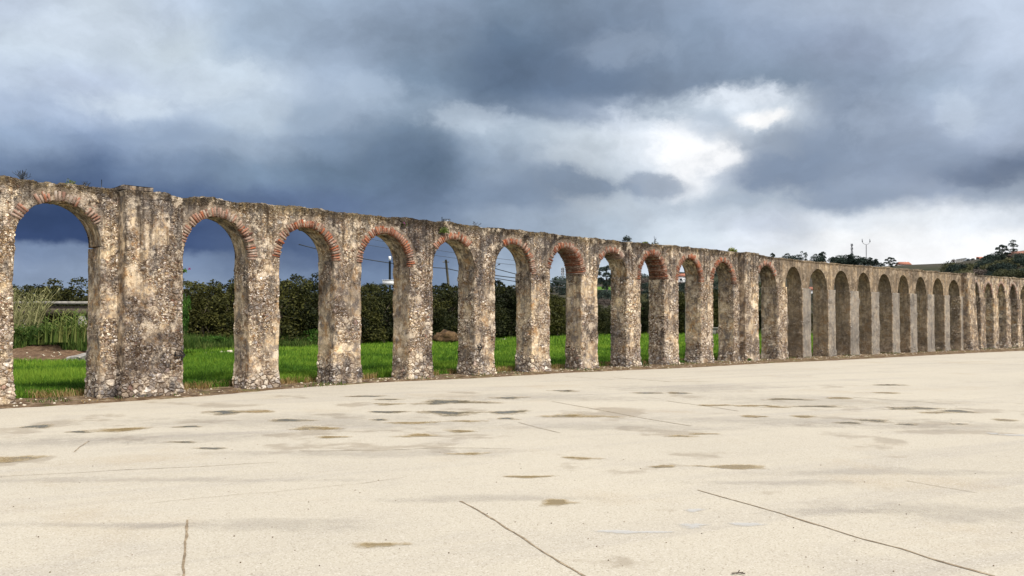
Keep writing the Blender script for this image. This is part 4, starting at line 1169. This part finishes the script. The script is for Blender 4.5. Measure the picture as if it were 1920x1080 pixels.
for a0, a1, r0, r1, n, where in REG:
    for q in range(n):
        a = a0 + (a1 - a0) * (q + rr.uniform(.1, .9)) / n; row = rr.uniform(r0, r1)
        Y = None
        for YY in np.arange(160, 720, 6):
            p = at(a, row + (9 if a0 > 1760 else 3), YY)
            if hz(p.x, YY) >= p.z: Y = YY; break
        if Y is None: continue
        src, col = rr.choice([(S1, 'olive'), (S2, 'pine'), (S2, 'pine'), (S3, 'grey')])
        p = at(a, row + (9 if a0 > 1760 else 3), Y); t = src if src.name not in used else copy_tree(src); used.add(src.name)
        sc = rr.uniform(.7, 1.3) * Y / 480
        t.location = (p.x, Y, hz(p.x, Y) - .5); t.scale = (sc * 1.25, sc * 1.25, sc); t.rotation_euler = (0, 0, rr.uniform(0, 6))
        tag(t, '%s bush, %s %s' % (NM[col], ORD[q], where), 'bush', 'scrub bushes on the far hillside')
def drape(name, pts, mat, label=None):
    """a field lying on the hillside; pts are picture columns with top and bottom rows"""
    V = []; nv = 8
    for a, r0, r1 in pts:
        for k in range(nv):
            row = r1 + (r0 - r1) * k / (nv - 1); hit = None
            for YY in np.arange(140, 720, 2):
                p = at(a, row, YY)
                if hz(p.x, YY) >= p.z: hit = (p.x, YY, hz(p.x, YY) + .9); break
            V.append(hit or (p.x, 700, hz(p.x, 700) + .9))
    n = len(pts); i = np.arange(n - 1)[:, None] * nv; j = np.arange(nv - 1)[None, :]
    Q = np.stack([i + j, i + nv + j, i + nv + j + 1, i + j + 1], -1).reshape(-1, 4)
    o = mesh_np(name, V, Q, mat, None, True); o['kind'] = 'structure'
drape('hillside_field', [(a, 541 + (a - 1110) * .02, 556 + (a - 1110) * .03) for a in range(1100, 1172, 6)], M['turf'])
drape('hillside_field', [(a, 549, 557) for a in range(1408, 1450, 6)], M['turf'])
# hedge of the small farm
for a, row, w in [(1815, 486, 1.5), (1824, 485, 1.6), (1833, 487, 1.2)]:
    put(S2, a, row, 640, 5, '%s dark round tree of three below the white gabled house' % {1815: 'leftmost', 1824: 'middle', 1833: 'rightmost'}[a] , 'tree', 'round trees below the white gabled house', w)
put(S2, 1856, 478.5, 560, 5, 'large domed dark tree between the white gabled house and the tall pines', 'tree', None, 1.7)
put(S2, 1843, 483, 570, 5, 'smaller dark tree directly right of the red roof', 'tree', None, 1.1)
put(S3, 1788, 486, 690, 5, 'bare thorny tree on the ridge beside the vineyard posts', 'tree', None, 1.0)

def house(px, row_top, Y, wd, dp, hgt, roofh, lab, wallm='white', roofm='roof', rz=0.0, gable_front=False):
    p = at(px, row_top, Y); zb = p.z - hgt - roofh
    h = empty('house', (p.x, Y, zb), rz)
    MB().box((0, 0, hgt / 2 - 1), (wd, dp, hgt + 2)).build('wall', M[wallm], h)
    e = .4
    if gable_front:
        V = [(-wd / 2 - e, -dp / 2 - e, hgt), (wd / 2 + e, -dp / 2 - e, hgt), (0, -dp / 2 - e, hgt + roofh), (-wd / 2 - e, dp / 2 + e, hgt), (wd / 2 + e, dp / 2 + e, hgt), (0, dp / 2 + e, hgt + roofh)]
        fc = [np.array([[0, 1, 2], [3, 5, 4]]), np.array([[0, 2, 5, 3], [1, 4, 5, 2], [0, 3, 4, 1]])]
    else:
        V = [(-wd / 2 - e, -dp / 2 - e, hgt), (-wd / 2 - e, dp / 2 + e, hgt), (-wd / 2 + e, 0, hgt + roofh), (wd / 2 + e, -dp / 2 - e, hgt), (wd / 2 + e, dp / 2 + e, hgt), (wd / 2 - e, 0, hgt + roofh)]
        fc = [np.array([[0, 2, 1], [3, 4, 5]]), np.array([[0, 3, 5, 2], [1, 2, 5, 4], [0, 1, 4, 3]])]
    rf = mesh_np('roof', V, fc, M[roofm], h)
    MB().box((wd * .25, .6, hgt + roofh * .8), (.7, .7, 1.6)).build('chimney', M[wallm], rf)
    n = max(2, int(wd / 3.2))
    for k in range(n):
        xx = -wd / 2 + wd * (k + .5) / n
        if k == n // 2: MB().box((xx, -dp / 2 - .03, 1.05), (1.0, .1, 2.1)).build('door', M['wood'], h)
        else: 
            f = MB().box((xx, -dp / 2 - .03, hgt * .55), (1.2, .1, 1.2)).build('window', M['galv'], h)
            MB().box((xx, -dp / 2 - .09, hgt * .55), (1.0, .04, 1.0)).build('pane', M['glass'], f)
    return tag(h, lab, 'house')
house(1694, 491, 690, 9.5, 7, 2.8, 2.4, 'low white house with red tiled roof right of the umbrella pine on the ridge')
house(1836, 481.5, 660, 8.5, 8, 3.2, 1.9, 'white farmhouse with bright red roof on the ridge beside the domed tree')
house(1822, 482.5, 650, 8.5, 8, 2.4, 2.6, 'white gabled outbuilding joined left of the bright red roof', gable_front=True, roofm='white')
house(1917, 471, 520, 13, 8, 4, 2.4, 'large house with brown red roof at the right edge of the hill', wallm='pinkwall', roofm='dull_roof')
house(1879, 479, 510, 5.5, 6, 2.5, 2.0, 'small dull brick house below the tall pines', wallm='pinkwall', roofm='dull_roof')
house(1281, 511, 400, 7, 7, 3.0, 2.0, 'orange roofed house on the hill seen through the tenth arch')
house(1530, 538, 300, 6.5, 7, 4.0, 1.2, 'pale house with red roof seen through the second plastered bay')

# vineyard posts as one field of stakes on the ridge
mb = MB()
for q in range(36):
    a = 1793 + q * .55; p = at(a, 495, 690 + (q % 3) * 6); z = hz(p.x, p.y)
    mb.tube([(p.x, p.y, z - .3), (p.x, p.y, z + 3.2)], .1, 4)
o = mb.build('vineyard_stakes', M['wood']); tag(o, 'rows of thin grey stakes on the ridge left of the white gabled house', 'vine stakes', kind='stuff')

# masts
def lattice(px, toprow, Y, lab):
    p = at(px, toprow, Y); zb = hz(p.x, Y) - 1; H = p.z - zb
    t = empty('radio_mast', (p.x, Y, zb)); mb = MB()
    def hw(z): return .9 - .6 * z / H
    n = 14
    for sx in (-1, 1):
        for sy in (-1, 1):
            mb.tube([(sx * hw(0), sy * hw(0), 0), (sx * hw(H), sy * hw(H), H)], .16, 4)
    for k in range(n):
        z0, z1 = H * k / n, H * (k + 1) / n
        for (ax, ay, bx_, by_) in ((-1, -1, 1, -1), (1, -1, 1, 1), (1, 1, -1, 1), (-1, 1, -1, -1)):
            mb.tube([(ax * hw(z0), ay * hw(z0), z0), (bx_ * hw(z1), by_ * hw(z1), z1)], .09, 4)
            mb.tube([(bx_ * hw(z0), by_ * hw(z0), z0), (ax * hw(z1), ay * hw(z1), z1)], .09, 4)
    mb.build('lattice', M['galv'], t)
    for z in (.72, .85, .97):
        for sx in (-1, 1):
            MB().box((sx * .8, -.3, H * z), (.45, .4, 2.0)).build('antenna', M['galv'], t)
    return tag(t, lab, 'mast')
lattice(1597, 457, 760, 'lattice radio mast rising behind the dark pines, shorter than the slender pole')
lattice(1055, 502, 560, 'lattice mast on the hill seen through the seventh arch')
p = at(1624, 448, 760); zb = hz(p.x, 760) - 1; H = p.z - zb
t = empty('antenna_pole', (p.x, 760, zb)); MB().tube([(0, 0, 0), (0, 0, H - 5)], [.45, .3], 8).build('pole', M['galv'], t, True)
arc = [(3.4 * math.cos(a), 0, H - 1.8 + 3.2 * math.sin(a)) for a in np.linspace(math.radians(190), math.radians(350), 12)]
MB().tube(arc, .22, 6).build('cradle', M['galv'], t)
for sx in (-1, 1): MB().box((sx * 3.4, 0, H - 1.4), (.7, .6, 3.0)).build('antenna', M['galv'], t)
tag(t, 'slender pale antenna pole with a crescent cradle on top above the dark pines', 'antenna')

# ------------------------------------------------------------------ things seen through the near arches
p = at(731, 480, 75)
t = empty('lamp_post', (p.x, 75, 0)); MB().tube([(0, 0, 0), (0, 0, p.z - .45)], [.13, .09], 8).build('pole', M['metal'], t, True)
MB().box((0, 0, p.z - .2), (.2, .2, .34)).build('lamp_head', M['white'], t)
tag(t, 'dark post with small white head behind the fourth arch', 'lamp post')
p = at(733, 530.5, 74); b_ = MB().box((0, 0, 0), (1.35, .8, .40)); o = b_.build('tank', M['white'], None); 
t = empty('water_tank', (p.x, 74, 0)); o.parent = t; o.location = (0, 0, p.z)
MB().box((0, 0, p.z + .22), (1.45, .9, .05)).build('lid', M['white'], t)
mb = MB()
for sx in (-.5, .5):
    for sy in (-.3, .3): mb.tube([(sx, sy, 0), (sx, sy, p.z - .2)], .06, 5)
mb.build('stand', M['metal'], t)
tag(t, 'small white box on a stand above the treetops beside the dark lamp post', 'tank')
pt, pb = at(836, 487, 92), at(842, 545, 92)
t = empty('utility_pole', (pb.x, 92, 0)); dx = (pt.x - pb.x)
sl = dx / (pt.z - pb.z)
MB().tube([(-sl * pb.z, 0, 0), (dx, 0, pt.z)], [.17, .12], 8).build('pole', M['wood'], t, True)
mb = MB().tube([(dx - .35, 0, pt.z - .25), (dx + .35, 0, pt.z - .25)], .05, 5); mb.build('crossarm', M['wood'], t)
tag(t, 'leaning wooden utility pole standing behind the fifth arch', 'utility pole')
# pole in the tenth arch, next to the orange roof
pt, pb = at(1288, 508, 70), at(1288, 600, 70)
t = empty('utility_pole', (pb.x, 70, 0)); MB().tube([(0, 0, 0), (0, 0, pt.z)], [.16, .12], 8).build('pole', M['conc'], t, True)
MB().box((-.4, 0, pt.z - .15), (1.1, .12, .12)).build('crossarm', M['metal'], t)
tag(t, 'straight pale post with dark crossarm seen through the tenth arch', 'utility pole')

def wire(pa, pb_, sag, lab, r=.018, ya=92, yb=92):
    A_, B_ = at(pa[0], pa[1], ya), at(pb_[0], pb_[1], yb); pts = []
    for t_ in np.linspace(0, 1, 24):
        q = A_.lerp(B_, t_); q.z -= sag * 4 * t_ * (1 - t_); pts.append(q)
    o = MB().tube(pts, r, 4).build('power_line', M['metal'])
    tag(o, lab, 'power line')
wire((560, 458), (836, 503), .4, 'thick dark wire sloping down to the right through the fourth arch', .045, 80, 92)
wire((836, 503), (1180, 545), .6, 'thick wire running right from the leaning wooden pole', .045, 92, 110)
wire((927, 503), (1100, 534), .3, 'uppermost wire in the sixth arch sloping to the right', .045, 90, 100)
wire((900, 512), (1120, 528), .3, 'lowest wire in the sixth arch, nearly level', .05, 90, 100)
wire((600, 430), (1000, 492), .3, 'thin faint upper wire crossing the fourth and fifth arches', .02, 90, 95)
wire((600, 443), (1000, 500), .3, 'thin faint wire just below the uppermost one in the fourth arch', .02, 90, 95)

# reeds behind the first arch
def reeds(lab, pxs, Y, n, hmin, hmax, bend, base_row, mat='reed', name='reed_clump', wd=.03):
    Vv, Qv, tn = [], [], []; k0 = 0
    for _ in range(n):
        a = random.uniform(*pxs); YY = Y + random.uniform(-1.2, 1.2); p = at(a, base_row, YY); H = random.uniform(hmin, hmax)
        bx_ = bend * random.uniform(.2, 1.5) * H + random.uniform(-.15, .15) * H; by_ = random.uniform(-.2, .2) * H
        tone = random.random(); segs = 6
        for k in range(segs + 1):
            t_ = k / segs; w = wd * (1 - t_ * .8)
            c = Vector((p.x + bx_ * t_ ** 2, YY + by_ * t_ ** 2, max(p.z, -.1) + H * t_ * (1 - .18 * t_)))
            Vv += [tuple(c - Vector((w, 0, 0))), tuple(c + Vector((w, w * .5, 0)))]; tn += [tone] * 2
            if k: Qv.append([k0 + 2 * k - 2, k0 + 2 * k - 1, k0 + 2 * k + 1, k0 + 2 * k])
        k0 += 2 * (segs + 1)
        # arching leaves
        for q in range(random.randint(2, 5)):
            t_ = random.uniform(.3, .95); c = Vector((p.x + bx_ * t_ ** 2, YY + by_ * t_ ** 2, max(p.z, -.1) + H * t_ * (1 - .18 * t_)))
            a2 = random.uniform(0, 6.28); L = random.uniform(.25, .6); d = Vector((math.cos(a2), math.sin(a2), .5)) * L
            e = c + d + Vector((0, 0, -.15 * L)); m_ = c + d * .55 + Vector((0, 0, .06))
            Vv += [tuple(c), tuple(m_ + Vector((.02, .02, 0))), tuple(e), tuple(m_ - Vector((.02, .02, 0)))]; tn += [tone] * 4
            Qv.append([k0, k0 + 1, k0 + 2, k0 + 3]); k0 += 4
    o = mesh_np(name, Vv, np.array(Qv), M[mat], None, False, np.array(tn))
    return tag(o, lab, 'reeds')
reeds('tall pale canes leaning right behind the first arch, taller clump', (8, 74), 41, 130, 1.5, 3.3, .18, 640)
reeds('lower green canes in front of the concrete beam, right clump in the first arch', (85, 175), 39, 110, .6, 1.9, .12, 642, 'weed')
reeds('low tangle of grey green stalks at the foot of the pale canes', (-20, 165), 40, 700, .3, 1.1, .05, 646, 'weed', wd=.03)
# bank of tilled soil
def mound(name, pxa, pxb, Ya, Yb, H, mat, seed):
    xa, xb = at(pxa, 600, Ya).x, at(pxb, 600, Ya).x; nx, ny = 90, 50; V = []
    for i in range(nx):
        for j in range(ny):
            u, v = i / (nx - 1), j / (ny - 1); x = xa + (xb - xa) * u; y = Ya + (Yb - Ya) * v
            env = min(1, u * 6, (1 - u) * 6) ; prof = min(1, v * 2.5) ** .8 * min(1, (1 - v) * 4)
            V.append((x, y, -.04 + H * env * prof * (1 + .3 * fbm((x * .5, y * .5, seed), 3)) + .08 * fbm((x * 2.5, y * 2.5, seed), 4) * prof))
    i = np.arange(nx - 1)[:, None]; j = np.arange(ny - 1)[None, :]
    Q = np.stack([i * ny + j, (i + 1) * ny + j, (i + 1) * ny + j + 1, i * ny + j + 1], -1).reshape(-1, 4)
    o = mesh_np(name, V, Q, mat, None, True); o['kind'] = 'structure'; return o
mound('soil_bank', -420, 176, 35.5, 46, .75, M['soil'], 3)
pts = []; sz = []
for _ in range(80):
    a, b_ = random.uniform(-60, 158), random.uniform(650, 678); gx, gy = ground(a, b_, .3); 
    pts.append((gx, gy, .28 + random.uniform(0, .25))); sz.append(random.uniform(.015, .05))
o = rubble('soil_bank_stones', pts, sz, M['rock']); o['kind'] = 'stuff'
n = 26000; x = RNG.uniform(-26, -16, n); y = RNG.uniform(38.6, 44.5, n) + .8 * np.sin(x * 1.7)
blades('soil_bank_weeds', x, y, RNG.uniform(.15, .75, n), np.full(n, .035), M['weed'], .6, .45)

# concrete channel on posts
p0, p1 = at(30, 568, 44), at(172, 566, 44)
t = empty('concrete_channel', ((p0.x + p1.x) / 2, 44, 0)); L = p1.x - p0.x + 6
MB().box((0, 0, p0.z), (L, .7, .15)).build('beam', M['conc'], t)
MB().box((0, .05, p0.z - .40), (L - .1, .5, .50)).build('trough', M['bark'], t)
for k in range(4):
    MB().box((-L / 2 + .4 + (L - .8) * k / 3, .05, (p0.z - .66) / 2), (.35, .45, p0.z - .66)).build('post', M['conc'], t)
tag(t, 'pale weathered concrete channel on posts behind the reeds in the first arch', 'channel')
# broken slab
mb = MB(); gx, gy = ground(150, 681)
R_ = Euler((math.radians(12), math.radians(-16), math.radians(8))).to_matrix()
bm = bmesh.new(); bmesh.ops.create_cube(bm, size=1); bmesh.ops.subdivide_edges(bm, edges=bm.edges[:], cuts=7, use_grid_fill=True)
for v in bm.verts:
    v.co = Vector((v.co.x * 1.5, v.co.y * .6, v.co.z * .30)); v.co += Vector((1, 1, 1)) * .07 * fbm(v.co * 2.2, 4)
me = bpy.data.meshes.new('concrete_slab'); bm.to_mesh(me); bm.free(); me.materials.append(M['conc'])
o = bpy.data.objects.new('concrete_slab', me); COL.objects.link(o); o.location = (gx + .05, gy + .3, .22); o.rotation_euler = (math.radians(8), math.radians(-14), math.radians(6))
tag(o, 'tilted broken grey concrete slab at the edge of the brown soil bank in the first arch', 'slab')

# pale stones at the meadow's far edge
def stone(px, py, r, lab, grp=None, sq=.6, mat='rock', name='stone', seed=None):
    gx, gy = ground(px, py); v, f = rock_geo(r, sq, seed if seed is not None else px, 3)
    o = mesh_np(name, v, f, M[mat], None, False); o.location = (gx, gy, r * sq * .5)
    return tag(o, lab, 'stone', grp)
GR = 'pale stones along the far edge of the meadow'
stone(431, 663, .21, 'largest pale cream stone at the meadow edge in the second arch', GR)
stone(416, 663, .16, 'rounded pale stone just left of the largest one in the second arch', GR)
stone(401, 663, .12, 'small pale stone third from the right in the second arch', GR)
stone(385, 663, .10, 'small pale stone near the shrub in the second arch', GR)
stone(597, 656, .22, 'long pale stone beside the pier in the third arch', GR, .4)
stone(577, 657, .18, 'low pale stone in the middle of the third arch', GR, .35)
stone(556, 657, .16, 'low pale stone left of the middle of the third arch', GR, .35)
stone(540, 658, .13, 'smallest pale stone leftmost in the third arch', GR, .35)
stone(945, 637, .45, 'flat white stone slab lying in the grass of the sixth arch', GR, .15)
stone(1206, 628, .6, 'flat white stone slab lying in the grass of the ninth arch', GR, .15)
gx, gy = ground(836, 630); v, f = rock_geo(.9, .62, 4.4, 4)
o = mesh_np('earth_outcrop', v, f, M['ochre_rock'], None, False); p = at(836, 612, 68); o.location = (p.x, 68, .5)
tag(o, 'ochre earth outcrop under the dark trees in the fifth arch', 'outcrop')
p = at(1343, 618, 108)
t = empty('concrete_hut', (p.x, 108, 0)); MB().box((0, 0, .45), (1.2, 1.0, .95)).build('body', M['conc'], t); MB().box((0, 0, 1.0), (1.5, 1.3, .14)).build('slab_roof', M['conc'], t)
MB().box((.1, -.52, .4), (.5, .06, .7)).build('door', M['bark'], t)
tag(t, 'small concrete well box with slab top at the meadow edge in the eleventh arch', 'well box')

# ------------------------------------------------------------------ plants and fittings on the aqueduct
def wallpt(px, py, o=0.0):
    s = s_of(px); z = zrow(px, py); return Vector(tuple(float(v) for v in W(s, o, z)))
def tuft(name, px, py, o, n, r, size, mat, lab, cat='plant', flower=None, squash=1.0, grp=None):
    p = wallpt(px, py, o); t = empty(name, p)
    V, Q, idx = leaf_cloud([(0, 0, r * .4, r), (r * .5, 0, r * .3, r * .7), (-r * .5, 0, r * .3, r * .7)], n, size, 1, .9, squash)
    mk = np.zeros((n * 4, 4)); mk[:, 0] = np.repeat(RNG.uniform(0, 1, n), 4)
    mesh_np('leaves', V, Q, M[mat], t, False, mk)
    mb = MB()
    for q in range(7):
        a = random.uniform(0, 6.28); mb.tube([(0, 0, -r * .4), (math.cos(a) * r * .4, math.sin(a) * r * .4, r * .4), (math.cos(a) * r * .9, math.sin(a) * r * .9, r * .9)], [.008, .006, .003], 4)
    mb.build('stems', M['bark'], t)
    if flower:
        V, Q, idx = leaf_cloud([flower], max(20, n // 4), size * .8, 1, .9)
        mesh_np('blossom', V, Q, M['purple'], t, False, np.repeat(RNG.uniform(0, 1, len(V) // 4), 4))
    return tag(t, lab, cat, grp)
tuft('flowering_plant', 756, 424, -.06, 150, .08, .045, 'weed', 'magenta flowering plant rooted in the masonry right of the fourth arch crown', flower=(0, -.02, .03, .09))
tuft('flowering_plant', 345, 510, .02, 90, .07, .045, 'bush_green', 'small plant with one magenta bloom on the left jamb of the second arch', flower=(.14, 0, .07, .035))
tuft('ivy_tuft', 829, 438, -.05, 420, .17, .05, 'weed', 'green tuft hanging from the masonry left of the fifth arch crown', squash=.8)
tuft('ivy_tuft', 984, 448, -.05, 260, .15, .05, 'grey_scrub', 'dead brown tuft above the sixth arch')
tuft('ivy_tuft', 1018, 523, -.05, 200, .13, .05, 'grey_scrub', 'dead brown plant in a hollow of the pier left of the seventh arch')
tuft('wall_shrub', 1187, 452, .3, 420, .17, .05, 'pine', 'small dark round bush growing on the wall top')
tuft('wall_shrub', 1385, 474, .3, 420, .19, .06, 'yellow', 'yellow green bush growing on the wall top above the second buttress')
tuft('wall_shrub', 1240, 461, .3, 160, .15, .05, 'olive', 'thin olive tuft on the wall top right of the dark round bush')
tuft('wall_shrub', 1215, 458, .15, 300, .13, .05, 'weed', 'mossy green patch on the wall edge above the ninth arch', squash=.5)
tuft('wall_shrub', 278, 357, .2, 130, .07, .04, 'weed', 'tiny green tuft at the right end of the buttress cap')
tuft('wall_shrub', 135, 346, .2, 160, .10, .035, 'weed', 'low green tuft on the wall top above the first arch')
def twigs(px, py, h, n, spread, lab):
    p = wallpt(px, py, .3); mb = MB()
    for q in range(n):
        a = random.uniform(0, 6.28); r = random.uniform(.2, 1) * spread; H = h * random.uniform(.5, 1)
        m_ = Vector((math.cos(a) * r * .4, math.sin(a) * r * .4, H * .55)); e = Vector((math.cos(a) * r, math.sin(a) * r, H))
        mb.tube([(0, 0, -.05), m_, e], [.006, .005, .003], 4)
        for w in range(3):
            s_ = m_.lerp(e, random.random()); mb.tube([s_, s_ + Vector((random.uniform(-.08, .08), random.uniform(-.05, .05), random.uniform(.03, .1)))], [.005, .003], 3)
    o = mb.build('dead_twigs', M['metal'], None, loc=p); return tag(o, lab, 'dead plant')
twigs(48, 336, .20, 14, .2, 'bare dark twigs sprouting from the wall top at far left')
twigs(166, 349, .10, 7, .12, 'short curled dead twigs on the wall top left of the thin rod')
twigs(1240, 460, .42, 4, .06, 'long thin dry stalks on the wall top right of the dark round bush')
twigs(905, 424, .16, 4, .2, 'sparse dry stalks on the wall top above the sixth arch')
p = wallpt(196, 351, .25); o = MB().tube([(0, 0, -.05), (0, 0, .20)], .008, 5).build('iron_rod', M['metal'], None, loc=p); tag(o, 'thin upright iron rod on the wall top left of the buttress', 'rod')
# weeds at the foot
for a, b_, lab in [(1197, 686, 'dark green weed at the right foot of the pier before the ninth arch'), (1218, 682, 'low dark green weed in front of the ninth arch jamb'), (1270, 683, 'low green weed at the foot of the pier after the ninth arch'), (1404, 679, 'tiny green weed at the foot of the second buttress'), (790, 706, 'small yellow green weed at the foot of the pier before the fifth arch')]:
    gx, gy = ground(a, b_)
    t = tuft('foot_weed', 600, 500, 0, 420, .17, .06, 'bush_green' if a != 790 else 'weed', lab, squash=.7, grp='green weeds at the foot of the piers'); t.location = (gx, gy - .1, .06)
    if a in (1404, 790): t.scale = (.6, .6, .6)
    if a in (1218, 1270): t.scale = (1.5, 1.0, .8)
# floodlight on the wall top
p = wallpt(845, 417.5, .25)
t = empty('floodlight', p)
mb = MB().box((-.03, 0, .04), (.09, .16, .11)); mb.build('housing', M['metal'], t)
MB().box((.05, 0, .055), (.012, .14, .10), Euler((0, .25, 0)).to_matrix()).build('lens', M['galv'], t)
mb = MB(); 
for a_, c_ in (((-.08, 0, -.03), (-.075, 0, .13)), ((-.075, 0, .13), (.14, 0, .125)), ((.14, 0, .125), (.105, 0, -.03)), ((.105, 0, -.03), (-.08, 0, -.03)), ((-.11, 0, -.02), (-.11, 0, .2))): mb.tube([a_, c_], .012, 5)
mb.build('bracket', M['metal'], t)
tag(t, 'small black floodlight in a metal bracket on the wall top above the fifth arch', 'floodlight')
# small spotlight on an arm inside the sixth arch
s_ = s_of(928); z_ = zrow(928, 505); A_ = Vector(tuple(float(v) for v in W(s_, .1, z_))); B_ = Vector(tuple(float(v) for v in W(s_ + .26, .1, zrow(940, 495.5))))
t = empty('spotlight', A_); MB().tube([(0, 0, 0), B_ - A_], .006, 5).build('arm', M['metal'], t)
d = B_ - A_; MB().box(d + Vector((.01, 0, 0)), (.06, .06, .035), Euler((0, -.4, 0)).to_matrix()).build('lamp_head', M['metal'], t)
MB().box((.01, 0, -.16), (.045, .05, .05)).build('clamp', M['metal'], t)
tag(t, 'tiny black spotlight on a thin arm at the left jamb of the sixth arch', 'spotlight')
# twig lying on the pavement
gx, gy = ground(1383, 1077.5); mb = MB()
for a_, c_ in (((-.04, 0, .01), (.04, .01, .012)), ((0, 0, .01), (.02, .03, .02)), ((-.02, 0, .01), (-.035, -.02, .015)), ((.02, 0, .012), (.045, -.02, .012))): mb.tube([a_, c_], .004, 4)
o = mb.build('twig', M['bark'], None, loc=(gx, gy, 0)); tag(o, 'small dark twig lying on the pavement at the bottom edge', 'twig')
